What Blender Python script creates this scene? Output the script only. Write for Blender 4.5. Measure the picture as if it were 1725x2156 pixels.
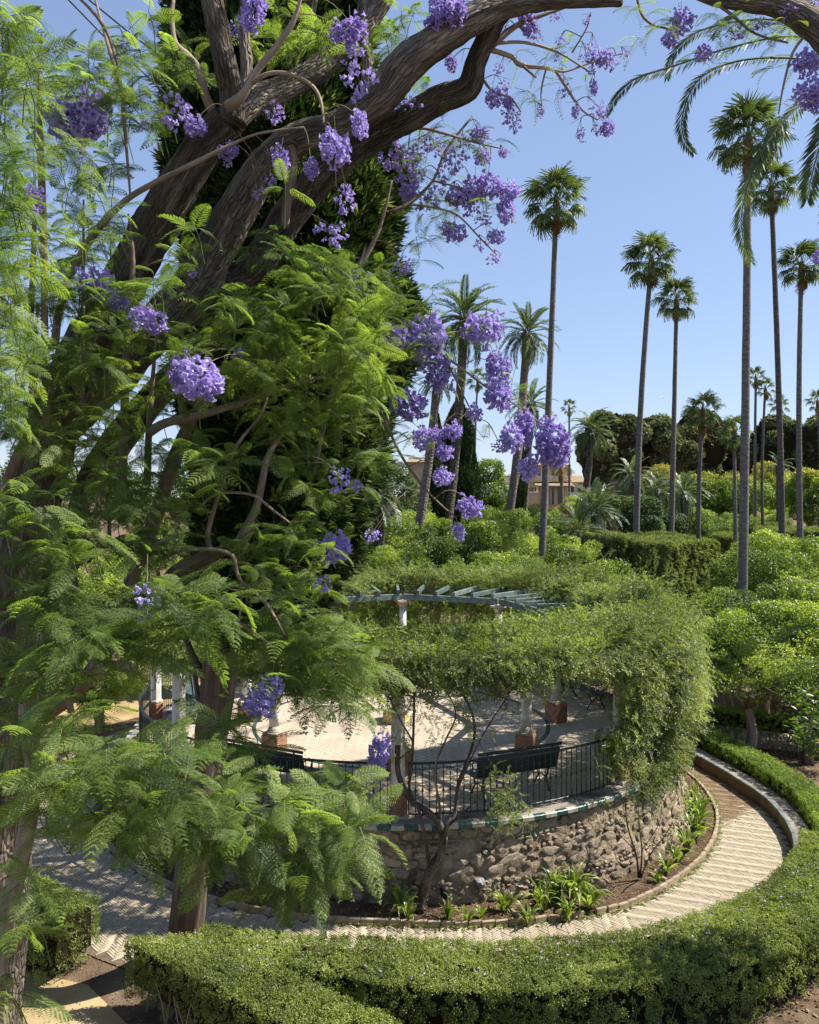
import bpy, math, random
import numpy as np
from mathutils import Vector, Matrix, Euler, noise
for o in list(bpy.data.objects): bpy.data.objects.remove(o, do_unlink=True)
R = math.radians; PI = math.pi
rng = np.random.default_rng(7); random.seed(7)
SC = bpy.context.scene; COL = SC.collection

# ------------------------------------------------------------------ camera, sky, sun, exposure
CZ = 7.0                                   # eye height above the garden
cam = bpy.data.objects.new('camera', bpy.data.cameras.new('camera')); COL.objects.link(cam)
cam.location = (0, 0, CZ); cam.rotation_euler = (R(90), 0, 0)
cam.data.sensor_fit = 'HORIZONTAL'; cam.data.sensor_width = 36; cam.data.lens = 36
cam.data.shift_y = -0.022; cam.data.clip_start = 0.1; cam.data.clip_end = 3000
SC.camera = cam
SUN_EL, SUN_AZ = 50.0, 80.0                # azimuth clockwise from +Y
tosun = Vector((math.sin(R(SUN_AZ))*math.cos(R(SUN_EL)), math.cos(R(SUN_AZ))*math.cos(R(SUN_EL)), math.sin(R(SUN_EL))))
W = bpy.data.worlds.new("World"); SC.world = W; W.use_nodes = True
wn = W.node_tree.nodes; wl = W.node_tree.links
sky = wn.new('ShaderNodeTexSky'); sky.sky_type = 'NISHITA'; sky.sun_disc = False
sky.sun_elevation = R(SUN_EL); sky.sun_rotation = R(SUN_AZ)
sky.altitude = 0; sky.air_density = 1.0; sky.dust_density = 0.1; sky.ozone_density = 3.0
tint = wn.new('ShaderNodeMix'); tint.data_type = 'RGBA'; tint.blend_type = 'MULTIPLY'; tint.inputs[0].default_value = 1
gm = wn.new('ShaderNodeGamma'); gm.inputs[1].default_value = .55; wl.new(sky.outputs[0], gm.inputs[0])
wl.new(gm.outputs[0], tint.inputs[6]); tint.inputs[7].default_value = (.896, .966, 1.18, 1); wl.new(tint.outputs[2], wn['Background'].inputs[0]); wn['Background'].inputs[1].default_value = 0.133
sun = bpy.data.objects.new('sun', bpy.data.lights.new('sun', 'SUN')); COL.objects.link(sun)
sun.data.energy = 4.6; sun.data.angle = R(0.53); sun.data.color = (1.0, 0.95, 0.86)
sun.rotation_euler = tosun.to_track_quat('Z', 'Y').to_euler()
SC.view_settings.view_transform = 'Standard'; SC.view_settings.look = 'None'
SC.view_settings.gamma = 1; SC.view_settings.use_curve_mapping = False
SC.view_settings.exposure = 1.2
SC.render.engine = 'CYCLES'
SC.cycles.max_bounces = 8; SC.cycles.diffuse_bounces = 5; SC.cycles.glossy_bounces = 2
SC.cycles.transmission_bounces = 4; SC.cycles.use_denoising = True

# ------------------------------------------------------------------ helpers
F = 1725.0; HZ = 1040.0
def P(px, py, d): return Vector(((px-862.5)/F*d, d, CZ+(HZ-py)/F*d))
def G(px, py, z=0.0):
    d = (CZ-z)*F/(py-HZ); return Vector(((px-862.5)/F*d, d, z))
def props(o, label=None, cat=None, group=None, kind=None):
    if label: o['label'] = label
    if cat: o['category'] = cat
    if group: o['group'] = group
    if kind: o['kind'] = kind
    return o
def thing(name, label, cat, loc=(0,0,0), rz=0.0, group=None):
    o = bpy.data.objects.new(name, None); COL.objects.link(o)
    o.empty_display_size = 0.1
    o.location = loc; o.rotation_euler = (0, 0, rz)
    return props(o, label, cat, group)
def mesh(name, V, Fc, mat=None, smooth=False, uv=None, tone=None, mats=None, midx=None):
    """V (n,3) ; Fc either (m,k) int array or list of faces"""
    me = bpy.data.meshes.new(name)
    V = np.asarray(V, dtype=np.float32)
    if isinstance(Fc, np.ndarray):
        m, k = Fc.shape
        me.vertices.add(len(V)); me.vertices.foreach_set('co', V.ravel())
        me.loops.add(m*k); me.loops.foreach_set('vertex_index', Fc.astype(np.int32).ravel())
        me.polygons.add(m); me.polygons.foreach_set('loop_start', np.arange(0, m*k, k, dtype=np.int32))
        me.polygons.foreach_set('loop_total', np.full(m, k, dtype=np.int32))
        me.update(calc_edges=True)
    else:
        me.from_pydata([tuple(map(float, v)) for v in V], [], Fc); me.update()
    if smooth: me.polygons.foreach_set('use_smooth', np.ones(len(me.polygons), dtype=bool))
    if uv is not None:
        l = me.uv_layers.new(name='UVMap'); vi = np.empty(len(me.loops), dtype=np.int32)
        me.loops.foreach_get('vertex_index', vi)
        l.data.foreach_set('uv', np.asarray(uv, dtype=np.float32)[vi].ravel())
    if tone is not None:
        a = me.attributes.new('tone', 'FLOAT', 'POINT'); a.data.foreach_set('value', np.asarray(tone, dtype=np.float32))
    for mm in (mats or ([mat] if mat else [])): me.materials.append(mm)
    if midx is not None: me.polygons.foreach_set('material_index', np.asarray(midx, dtype=np.int32))
    return me
def obj(name, me, parent=None, loc=None, rot=None, scl=None, world=False, kind=None):
    """world=True: the mesh is in world coordinates under a parent that is only translated"""
    o = bpy.data.objects.new(name, me); COL.objects.link(o)
    if parent is not None: o.parent = parent
    if world and parent is not None: o.location = -parent.location
    if loc is not None: o.location = loc
    if rot is not None: o.rotation_euler = rot
    if scl is not None: o.scale = scl if hasattr(scl, '__len__') else (scl,)*3
    if kind: o['kind'] = kind
    return o
class MB:
    def __init__(s): s.V = []; s.F = []; s.U = []; s.M = []; s.m = 0
    def add(s, V, Fc, U=None):
        n = len(s.V); s.V += [tuple(v) for v in V]
        s.U += (list(U) if U is not None else [(v[0], v[1]) for v in V])
        for f in Fc: s.F.append([i+n for i in f]); s.M.append(s.m)
        return s
    def box(s, c, size, rz=0.0, rot=None, bev=0.0):
        hx, hy, hz = [a/2 for a in size]
        if bev > 0:
            b = bev; V = []
            for z, q in ((-hz, b), (-hz+b, 0), (hz-b, 0), (hz, b)):
                for x, y in ((-hx+q, -hy+q+0), (hx-q, -hy+q), (hx-q, hy-q), (-hx+q, hy-q)): V.append(Vector((x, y, z)))
            Fc = [[3, 2, 1, 0], [12, 13, 14, 15]]
            for k in range(3):
                for i in range(4): Fc.append([k*4+i, k*4+(i+1) % 4, k*4+4+(i+1) % 4, k*4+4+i])
        else:
            V = [Vector((x, y, z)) for z in (-hz, hz) for x, y in ((-hx, -hy), (hx, -hy), (hx, hy), (-hx, hy))]
            Fc = [[3, 2, 1, 0], [4, 5, 6, 7], [0, 1, 5, 4], [1, 2, 6, 5], [2, 3, 7, 6], [3, 0, 4, 7]]
        M = (rot.to_3x3() if rot is not None else Matrix.Rotation(rz, 3, 'Z'))
        return s.add([M @ v + Vector(c) for v in V], Fc)
    def tube(s, pts, rad, n=8, cap=True, wob=0.0):
        pts = [Vector(p) for p in pts]
        if not hasattr(rad, '__len__'): rad = [rad]*len(pts)
        T = [(pts[min(i+1, len(pts)-1)]-pts[max(i-1, 0)]).normalized() for i in range(len(pts))]
        up = Vector((0, 0, 1)) if abs(T[0].z) < .9 else Vector((1, 0, 0))
        x = T[0].cross(up).normalized(); V = []; U = []; L = 0
        for i, p in enumerate(pts):
            if i: L += (p-pts[i-1]).length
            x = (x - T[i]*x.dot(T[i])).normalized(); y = T[i].cross(x)
            for k in range(n+1):
                a = 2*PI*(k % n)/n; r = rad[i]
                if wob: w_ = p+(x*math.cos(a)+y*math.sin(a))*r; r *= 1+wob*(noise.noise(w_*3.1)+.55*noise.noise(w_*9)+.35*noise.noise(w_*24))
                V.append(p+(x*math.cos(a)+y*math.sin(a))*r); U.append((k/n*2*PI*max(rad[0], rad[-1]), L))
        Fc = [[i*(n+1)+k, i*(n+1)+k+1, (i+1)*(n+1)+k+1, (i+1)*(n+1)+k] for i in range(len(pts)-1) for k in range(n)]
        if cap: Fc += [list(range(n))[::-1], [(len(pts)-1)*(n+1)+k for k in range(n)]]
        return s.add(V, Fc, U)
    def lathe(s, prof, n=16, c=(0, 0, 0), off=0.0):
        V = []; U = []
        for r, z in prof:
            for k in range(n):
                a = 2*PI*k/n+off; V.append((c[0]+r*math.cos(a), c[1]+r*math.sin(a), c[2]+z)); U.append((k/n, z))
        m = len(prof)
        Fc = [[i*n+k, i*n+(k+1) % n, (i+1)*n+(k+1) % n, (i+1)*n+k] for i in range(m-1) for k in range(n)]
        Fc += [list(range(n))[::-1], [(m-1)*n+k for k in range(n)]]
        return s.add(V, Fc, U)
    def mesh(s, name, mat=None, smooth=False, mats=None):
        me = mesh(name, s.V, s.F, mat, smooth, s.U, mats=mats)
        if mats: me.polygons.foreach_set('material_index', np.array(s.M, dtype=np.int32))
        return me
    def obj(s, name, mat=None, parent=None, smooth=False, **k):
        mats = k.pop('mats', None)
        return obj(name, s.mesh(name, mat, smooth, mats), parent, **k)
def spline(pts, k=5):
    """Catmull-Rom through tuples of any length"""
    A = [np.array(p, dtype=float) for p in pts]; out = []
    for i in range(len(A)-1):
        p0, p1, p2, p3 = A[max(i-1, 0)], A[i], A[i+1], A[min(i+2, len(A)-1)]
        for j in range(k):
            t = j/k
            out.append(.5*((2*p1)+(-p0+p2)*t+(2*p0-5*p1+4*p2-p3)*t*t+(-p0+3*p1-3*p2+p3)*t**3))
    out.append(A[-1]); return out
def euls(X, Z):
    """XYZ eulers that turn local +X to X and local +Z towards Z (arrays n,3)"""
    X = X/np.linalg.norm(X, axis=1, keepdims=True)
    Z = Z-X*np.sum(X*Z, axis=1, keepdims=True); Z = Z/(np.linalg.norm(Z, axis=1, keepdims=True)+1e-9)
    Y = np.cross(Z, X)
    return np.stack([np.arctan2(Y[:, 2], Z[:, 2]), -np.arcsin(np.clip(X[:, 2], -1, 1)), np.arctan2(X[:, 1], X[:, 0])], axis=1)
def unit(n):
    v = rng.normal(size=(n, 3)); return v/np.linalg.norm(v, axis=1, keepdims=True)
def nrm(a): return a/(np.linalg.norm(a, axis=-1, keepdims=True)+1e-9)

def leafcloud(C, D, N, L, Wd, fold=0.25, tone=None):
    """diamond leaves of four verts: centre C, direction D, normal N, length L, width Wd"""
    D = nrm(D); N = nrm(N-D*np.sum(N*D, axis=1, keepdims=True)); S = np.cross(N, D); n = len(C)
    L = np.broadcast_to(L, n)[:, None]; Wd = np.broadcast_to(Wd, n)[:, None]
    V = np.empty((n, 4, 3), dtype=np.float32)
    V[:, 0] = C-D*L*.5; V[:, 1] = C+S*Wd*.5+N*Wd*fold; V[:, 2] = C+D*L*.5; V[:, 3] = C-S*Wd*.5+N*Wd*fold
    i = np.arange(n)[:, None]*4
    Fc = np.concatenate([i+np.array([[0, 2, 1]]), i+np.array([[0, 3, 2]])], axis=0)
    t = np.repeat(rng.random(n) if tone is None else tone, 4)
    return V.reshape(-1, 3), Fc, t
def join(parts):
    Vs, Fs, Ts, n = [], [], [], 0
    for V, Fc, t in parts: Vs.append(V); Fs.append(Fc+n); Ts.append(t); n += len(V)
    return np.concatenate(Vs), np.concatenate(Fs), np.concatenate(Ts)

# ---- geometry-node scatter for things nobody could count
SRC = {}
def source(name, meshes):
    c = bpy.data.collections.new(name)
    for i, me in enumerate(meshes):
        o = bpy.data.objects.new('%s_%d' % (name, i), me); c.objects.link(o)
    ng = bpy.data.node_groups.new('scatter_'+name, 'GeometryNodeTree')
    ng.interface.new_socket('Geometry', in_out='INPUT', socket_type='NodeSocketGeometry')
    ng.interface.new_socket('Geometry', in_out='OUTPUT', socket_type='NodeSocketGeometry')
    N = ng.nodes; gi = N.new('NodeGroupInput'); go = N.new('NodeGroupOutput')
    ci = N.new('GeometryNodeCollectionInfo'); ci.inputs['Collection'].default_value = c
    ci.inputs['Separate Children'].default_value = True; ci.inputs['Reset Children'].default_value = True
    ip = N.new('GeometryNodeInstanceOnPoints'); ip.inputs['Pick Instance'].default_value = True
    def attr(nm, ty):
        a = N.new('GeometryNodeInputNamedAttribute'); a.data_type = ty; a.inputs['Name'].default_value = nm
        return [o for o in a.outputs if o.enabled and o.name == 'Attribute'][0]
    L = ng.links
    L.new(gi.outputs[0], ip.inputs['Points']); L.new(ci.outputs[0], ip.inputs['Instance'])
    L.new(attr('pick', 'INT'), ip.inputs['Instance Index']); L.new(attr('rot', 'FLOAT_VECTOR'), ip.inputs['Rotation'])
    L.new(attr('scl', 'FLOAT'), ip.inputs['Scale']); L.new(ip.outputs[0], go.inputs[0])
    SRC[name] = (ng, len(meshes))
def scatter(name, src, pts, rot, scl, parent=None, world=True, kind='stuff'):
    ng, k = SRC[src]; n = len(pts)
    me = bpy.data.meshes.new(name); me.vertices.add(n); me.vertices.foreach_set('co', np.asarray(pts, dtype=np.float32).ravel())
    a = me.attributes.new('rot', 'FLOAT_VECTOR', 'POINT'); a.data.foreach_set('vector', np.asarray(rot, dtype=np.float32).ravel())
    a = me.attributes.new('scl', 'FLOAT', 'POINT'); a.data.foreach_set('value', np.broadcast_to(np.asarray(scl, dtype=np.float32), n).copy())
    a = me.attributes.new('pick', 'INT', 'POINT'); a.data.foreach_set('value', rng.integers(0, k, n).astype(np.int32))
    o = obj(name, me, parent, world=world, kind=kind)
    m = o.modifiers.new('scatter', 'NODES'); m.node_group = ng
    return o

# ------------------------------------------------------------------ materials
def nm(name):
    m = bpy.data.materials.new(name); m.use_nodes = True; t = m.node_tree
    return m, t.nodes, t.links, t.nodes['Principled BSDF']
def ramp(N, L, fac, stops):
    r = N.new('ShaderNodeValToRGB'); e = r.color_ramp.elements
    while len(e) < len(stops): e.new(0.5)
    for i, (p, c) in enumerate(stops): e[i].position = p; e[i].color = (*c, 1)
    L.new(fac, r.inputs[0]); return r.outputs[0]
def surf(name, stops, scale=4, rough=.8, bump=.3, bscale=30, spec=.3, coord='Object', stretch=(1, 1, 1), detail=6, dist=.02, vor=0.0, metal=0.0, stain=None):
    m, N, L, b = nm(name)
    tc = N.new('ShaderNodeTexCoord'); mp = N.new('ShaderNodeMapping'); mp.inputs['Scale'].default_value = stretch
    L.new(tc.outputs[coord], mp.inputs[0])
    n1 = N.new('ShaderNodeTexNoise'); n1.inputs['Scale'].default_value = scale; n1.inputs['Detail'].default_value = detail
    L.new(mp.outputs[0], n1.inputs['Vector'])
    oi = N.new('ShaderNodeObjectInfo'); ad = N.new('ShaderNodeMath'); ad.operation = 'MULTIPLY_ADD'
    L.new(oi.outputs['Random'], ad.inputs[0]); ad.inputs[1].default_value = .25; L.new(n1.outputs[0], ad.inputs[2])
    sb = N.new('ShaderNodeMath'); sb.operation = 'SUBTRACT'; L.new(ad.outputs[0], sb.inputs[0]); sb.inputs[1].default_value = .125
    c = ramp(N, L, sb.outputs[0], [(.3+.4*i/(max(1, len(stops)-1)), s) for i, s in enumerate(stops)])
    if stain:
        n3 = N.new('ShaderNodeTexNoise'); n3.inputs['Scale'].default_value = stain[1]; n3.inputs['Detail'].default_value = 8
        L.new(tc.outputs[coord], n3.inputs['Vector'])
        f = N.new('ShaderNodeMapRange'); f.inputs[1].default_value = stain[2]; f.inputs[2].default_value = stain[2]+.15; L.new(n3.outputs[0], f.inputs[0])
        mx = N.new('ShaderNodeMix'); mx.data_type = 'RGBA'; L.new(f.outputs[0], mx.inputs[0]); L.new(c, mx.inputs[6]); mx.inputs[7].default_value = (*stain[0], 1)
        c = mx.outputs[2]
    L.new(c, b.inputs['Base Color']); b.inputs['Roughness'].default_value = rough
    b.inputs['Specular IOR Level'].default_value = spec; b.inputs['Metallic'].default_value = metal
    if bump:
        n2 = N.new('ShaderNodeTexNoise'); n2.inputs['Scale'].default_value = bscale; n2.inputs['Detail'].default_value = 8
        n2.inputs['Roughness'].default_value = .65; L.new(mp.outputs[0], n2.inputs['Vector']); h = n2.outputs[0]
        if vor:
            v = N.new('ShaderNodeTexVoronoi'); v.feature = 'DISTANCE_TO_EDGE'; v.inputs['Scale'].default_value = vor
            L.new(mp.outputs[0], v.inputs['Vector']); mr = N.new('ShaderNodeMapRange'); mr.inputs[2].default_value = .22
            L.new(v.outputs['Distance'], mr.inputs[0]); a2 = N.new('ShaderNodeMath'); a2.operation = 'MULTIPLY_ADD'
            L.new(n2.outputs[0], a2.inputs[0]); a2.inputs[1].default_value = .6; L.new(mr.outputs[0], a2.inputs[2]); h = a2.outputs[0]
        bp = N.new('ShaderNodeBump'); bp.inputs['Strength'].default_value = bump; bp.inputs['Distance'].default_value = dist
        L.new(h, bp.inputs['Height']); L.new(bp.outputs[0], b.inputs['Normal'])
    return m
def leaf(name, dark, mid, light, trans=.35, tcol=None, rough=.5, spec=.35, nscale=.6, tone=True):
    m, N, L, b = nm(name)
    oi = N.new('ShaderNodeObjectInfo'); ge = N.new('ShaderNodeNewGeometry')
    n1 = N.new('ShaderNodeTexNoise'); n1.inputs['Scale'].default_value = nscale; L.new(ge.outputs['Position'], n1.inputs['Vector'])
    at = N.new('ShaderNodeAttribute'); at.attribute_name = 'tone'
    a = N.new('ShaderNodeMath'); a.operation = 'MULTIPLY_ADD'; L.new(oi.outputs['Random'], a.inputs[0]); a.inputs[1].default_value = .35
    s = N.new('ShaderNodeMath'); s.operation = 'MULTIPLY_ADD'; L.new(at.outputs['Fac'], s.inputs[0]); s.inputs[1].default_value = .4; s.inputs[2].default_value = -.38
    a2 = N.new('ShaderNodeMath'); a2.operation = 'ADD'; L.new(s.outputs[0], a.inputs[2]); L.new(a.outputs[0], a2.inputs[0])
    mr = N.new('ShaderNodeMapRange'); mr.inputs[1].default_value = .25; mr.inputs[2].default_value = .75; L.new(n1.outputs[0], mr.inputs[0]); L.new(mr.outputs[0], a2.inputs[1])
    c = ramp(N, L, a2.outputs[0], [(.1, dark), (.5, mid), (.9, light)])
    L.new(c, b.inputs['Base Color']); b.inputs['Roughness'].default_value = rough; b.inputs['Specular IOR Level'].default_value = spec
    tr = N.new('ShaderNodeBsdfTranslucent'); mx = N.new('ShaderNodeMixShader'); mx.inputs[0].default_value = trans
    if tcol: tr.inputs[0].default_value = (*tcol, 1)
    else:
        g = N.new('ShaderNodeMix'); g.data_type = 'RGBA'; g.blend_type = 'MULTIPLY'; g.inputs[0].default_value = 1
        L.new(c, g.inputs[6]); g.inputs[7].default_value = (2.5, 2.75, .95, 1); L.new(g.outputs[2], tr.inputs[0])
    L.new(b.outputs[0], mx.inputs[1]); L.new(tr.outputs[0], mx.inputs[2]); L.new(mx.outputs[0], N['Material Output'].inputs[0])
    return m
M = {}
M['jac'] = leaf('jacaranda_leaf', (.06, .09, .032), (.125, .168, .052), (.21, .26, .08), .47, nscale=.9)
M['jacy'] = leaf('jacaranda_leaf_pale', (.06, .11, .035), (.12, .18, .05), (.20, .26, .07), .42, nscale=.9)
M['stalk'] = leaf('green_stalk', (.08, .12, .03), (.12, .17, .04), (.17, .2, .06), .1)
M['flower'] = leaf('jacaranda_flower', (.30, .235, .52), (.43, .355, .69), (.60, .53, .84), .35, tcol=(.46, .35, .74), rough=.6, nscale=3)
M['bark'] = surf('furrowed_bark', [(.07, .058, .044), (.17, .14, .108), (.31, .265, .21)], 5, .95, 1.0, 30, .1, 'UV', (1, .25, 1), vor=24, dist=.035)
M['twig'] = surf('smooth_twig_bark', [(.13, .09, .06), (.22, .165, .12), (.32, .26, .2)], 9, .8, .4, 40, .2, 'UV', (1, .4, 1))
M['cybark'] = surf('stringy_cypress_bark', [(.07, .05, .04), (.15, .11, .085), (.27, .22, .18)], 8, .95, 1.0, 40, .1, 'UV', (1, .06, 1), dist=.03)
M['cyp'] = leaf('cypress_foliage', (.012, .024, .010), (.028, .05, .018), (.06, .085, .028), .1, nscale=1.2, rough=.7, spec=.15)
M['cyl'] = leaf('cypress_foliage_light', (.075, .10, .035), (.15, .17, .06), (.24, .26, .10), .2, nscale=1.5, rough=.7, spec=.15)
M['brown'] = leaf('dry_cypress_foliage', (.15, .10, .072), (.26, .18, .135), (.38, .285, .22), .15, nscale=1.5, rough=.8, spec=.1)
M['box'] = leaf('box_hedge_leaf', (.095, .115, .03), (.17, .20, .046), (.25, .285, .075), .25, nscale=1.3)
M['boxr'] = leaf('bright_box_hedge_leaf', (.085, .12, .02), (.16, .22, .032), (.24, .30, .055), .25, nscale=1.3)
M['hcore'] = surf('interior_shade', [(.012, .014, .006), (.03, .026, .014)], 12, 1, .8, 40, 0)  # near-black colour stands in for the shade inside hedges and crowns
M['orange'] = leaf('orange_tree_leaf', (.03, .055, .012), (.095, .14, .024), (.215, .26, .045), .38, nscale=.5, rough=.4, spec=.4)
M['orangey'] = leaf('orange_tree_leaf_pale', (.05, .075, .018), (.135, .18, .032), (.30, .33, .085), .36, nscale=.5, rough=.4, spec=.4)
M['vine'] = leaf('vine_leaf', (.062, .082, .024), (.135, .168, .045), (.245, .275, .095), .34, nscale=.7)
M['ficus'] = leaf('ficus_leaf', (.045, .055, .028), (.095, .108, .05), (.17, .178, .085), .18, nscale=.25, rough=.6, spec=.12)
M['tipu'] = leaf('tipuana_leaf', (.06, .10, .022), (.13, .19, .034), (.23, .29, .05), .38, nscale=.15)
M['tipf'] = leaf('tipuana_blossom', (.22, .21, .03), (.36, .33, .04), (.48, .42, .05), .3, tcol=(.5, .46, .06), nscale=.2)
M['shrub'] = leaf('shrub_leaf', (.03, .055, .016), (.06, .10, .03), (.11, .16, .05), .25, nscale=.4)
M['palm'] = leaf('palm_frond', (.038, .058, .023), (.082, .11, .044), (.155, .185, .085), .2, rough=.5, spec=.25)
M['palmg'] = leaf('grey_palm_frond', (.055, .08, .05), (.10, .13, .08), (.17, .20, .12), .2, rough=.4, spec=.4)
M['dead'] = leaf('dry_palm_frond', (.10, .06, .025), (.2, .125, .05), (.32, .2, .09), .2, rough=.8)
M['ptrunk'] = surf('grey_palm_trunk', [(.07, .062, .055), (.125, .113, .102), (.19, .175, .16)], 3, .95, .6, 9, .1, 'UV', (1, 3, 1), dist=.03)
M['dtrunk'] = surf('rough_palm_trunk', [(.07, .055, .045), (.15, .12, .10), (.23, .19, .16)], 6, .95, 1.0, 7, .1, 'UV', (1, 1, 1), dist=.06, vor=5)
M['agap'] = leaf('strap_leaf', (.06, .095, .02), (.13, .18, .035), (.27, .30, .09), .3, rough=.35, spec=.5, nscale=4)
M['pink'] = leaf('pink_bract', (.3, .04, .12), (.45, .07, .2), (.6, .12, .3), .3, tcol=(.6, .1, .25))
M['soil'] = surf('garden_soil', [(.07, .048, .032), (.13, .09, .06), (.2, .145, .10)], 2.5, 1, .9, 30, .05, dist=.05)
M['sand'] = surf('yellow_sand', [(.27, .19, .09), (.33, .24, .12), (.38, .29, .16)], 1.2, 1, .5, 60, .05, dist=.02)
M['mortar'] = surf('rubble_mortar', [(.18, .135, .09), (.31, .24, .165), (.43, .345, .25)], 3.5, 1, 1.0, 14, .05, dist=.09, stain=((.13, .10, .07), 1.4, .58))
M['stone'] = surf('rubble_stone', [(.22, .17, .115), (.35, .28, .20), (.48, .40, .30)], 5, .95, .9, 24, .1, dist=.03)
M['grock'] = surf('grey_boulder', [(.2, .2, .2), (.27, .27, .27)], 5, .8, .4, 30, .2)
M['brick'] = surf('pale_path_brick', [(.29, .235, .165), (.355, .295, .215), (.41, .35, .26)], 9, .9, .4, 60, .1, dist=.008)
M['joint'] = surf('dark_joint_sand', [(.10, .075, .052), (.16, .12, .085)], 9, 1, .5, 60, .05)
M['dirt'] = surf('earth_stained_brick', [(.12, .08, .048), (.175, .12, .075), (.23, .165, .11)], 6, 1, .6, 50, .02, dist=.01)
M['kerb'] = surf('kerb_brick', [(.2, .15, .1), (.30, .235, .165), (.38, .31, .23)], 9, .95, .6, 50, .1, dist=.01)
M['ledge'] = surf('old_ledge', [(.22, .19, .16), (.32, .28, .24)], 5, .9, .5, 40, .1, stain=((.08, .08, .07), 2.5, .5))
M['ochre'] = surf('ochre_render', [(.13, .09, .05), (.2, .145, .085)], 3, .9, .4, 40, .1, stain=((.1, .07, .045), 3, .5))
M['tgreen'] = surf('green_glazed_tile', [(.018, .06, .048), (.035, .095, .072)], 14, .25, .15, 60, .5)
M['twhite'] = surf('cream_glazed_tile', [(.28, .26, .2), (.42, .39, .31)], 14, .3, .15, 60, .5)
M['marble'] = surf('weathered_marble', [(.42, .38, .32), (.58, .55, .50), (.68, .66, .62)], 4, .6, .4, 40, .3, stain=((.33, .26, .18), 3, .55))
M['stonebase'] = surf('carved_stone_base', [(.3, .25, .18), (.46, .40, .31)], 8, .8, .5, 40, .2)
M['terra'] = surf('terracotta_render', [(.2, .10, .065), (.28, .14, .09), (.34, .2, .14)], 5, .85, .4, 40, .15, stain=((.16, .10, .07), 4, .55))
M['beam'] = surf('blue_green_painted_timber', [(.06, .09, .085), (.10, .14, .13), (.17, .215, .20)], 6, .6, .4, 60, .35, stretch=(1, 1, 1))
M['iron'] = surf('dark_green_painted_iron', [(.007, .012, .011), (.014, .024, .021)], 10, .4, .2, 60, .5)
M['bench'] = surf('dark_green_bench_paint', [(.008, .018, .016), (.016, .032, .028)], 10, .35, .2, 60, .5)
M['bblue'] = surf('faded_blue_bench_paint', [(.04, .06, .065), (.08, .11, .115)], 10, .5, .2, 60, .4)
M['ytile'] = surf('yellow_glazed_tile', [(.5, .33, .06), (.6, .45, .14)], 14, .3, .2, 60, .5)
M['black'] = surf('black_rubber', [(.012, .012, .012), (.02, .02, .02)], 10, .5, .1, 60, .3)
M['litter'] = leaf('dry_leaf_litter', (.09, .055, .03), (.2, .125, .06), (.36, .25, .13), .1, rough=.8, nscale=8)
M['petal'] = leaf('fallen_petal', (.22, .15, .45), (.33, .25, .6), (.45, .38, .7), .2, tcol=(.4, .3, .7), nscale=8)
M['white'] = surf('whitewashed_wall', [(.62, .6, .56), (.75, .73, .70)], .3, .9, .2, 4, .1)
M['yellow'] = surf('ochre_yellow_wall', [(.5, .36, .14), (.6, .46, .22)], .3, .9, .2, 4, .1)
M['peach'] = surf('peach_wall', [(.42, .31, .19), (.52, .40, .26)], .4, .95, .3, 4, .1, stain=((.3, .22, .16), .5, .55))
M['rtile'] = surf('clay_roof_tile', [(.22, .155, .10), (.32, .24, .16)], 2, .9, .5, 8, .1)
M['glass'] = surf('dark_window_glass', [(.03, .04, .05), (.06, .08, .09)], 1, .15, 0, 4, .6)
M['bird'] = surf('white_feathers', [(.6, .6, .6), (.75, .75, .75)], 9, .8, 0, 9, .2)
def floor_mat():
    m, N, L, b = nm('terrace_paving'); tc = N.new('ShaderNodeTexCoord'); mp = N.new('ShaderNodeMapping')
    mp.inputs['Rotation'].default_value = (0, 0, R(45)); L.new(tc.outputs['Object'], mp.inputs[0])
    br = N.new('ShaderNodeTexBrick'); br.inputs['Scale'].default_value = 1; br.inputs['Brick Width'].default_value = .28; br.inputs['Row Height'].default_value = .14
    br.inputs['Mortar Size'].default_value = .009; br.inputs['Color1'].default_value = (.42, .35, .27, 1); br.inputs['Color2'].default_value = (.48, .41, .32, 1)
    br.inputs['Mortar'].default_value = (.21, .165, .12, 1); L.new(mp.outputs[0], br.inputs[0])
    n = N.new('ShaderNodeTexNoise'); n.inputs['Scale'].default_value = 1.6; n.inputs['Detail'].default_value = 9; L.new(tc.outputs['Object'], n.inputs[0])
    f = N.new('ShaderNodeMapRange'); f.inputs[1].default_value = .35; f.inputs[2].default_value = .75; L.new(n.outputs[0], f.inputs[0])
    mx = N.new('ShaderNodeMix'); mx.data_type = 'RGBA'; L.new(f.outputs[0], mx.inputs[0]); L.new(br.outputs[0], mx.inputs[6]); mx.inputs[7].default_value = (.34, .275, .21, 1)
    L.new(mx.outputs[2], b.inputs['Base Color']); b.inputs['Roughness'].default_value = .9; b.inputs['Specular IOR Level'].default_value = .1
    n2 = N.new('ShaderNodeTexNoise'); n2.inputs['Scale'].default_value = 50; L.new(tc.outputs['Object'], n2.inputs[0])
    bp = N.new('ShaderNodeBump'); bp.inputs['Strength'].default_value = .3; bp.inputs['Distance'].default_value = .01; L.new(n2.outputs[0], bp.inputs['Height']); L.new(bp.outputs[0], b.inputs['Normal'])
    return m
M['floor'] = floor_mat()
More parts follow.
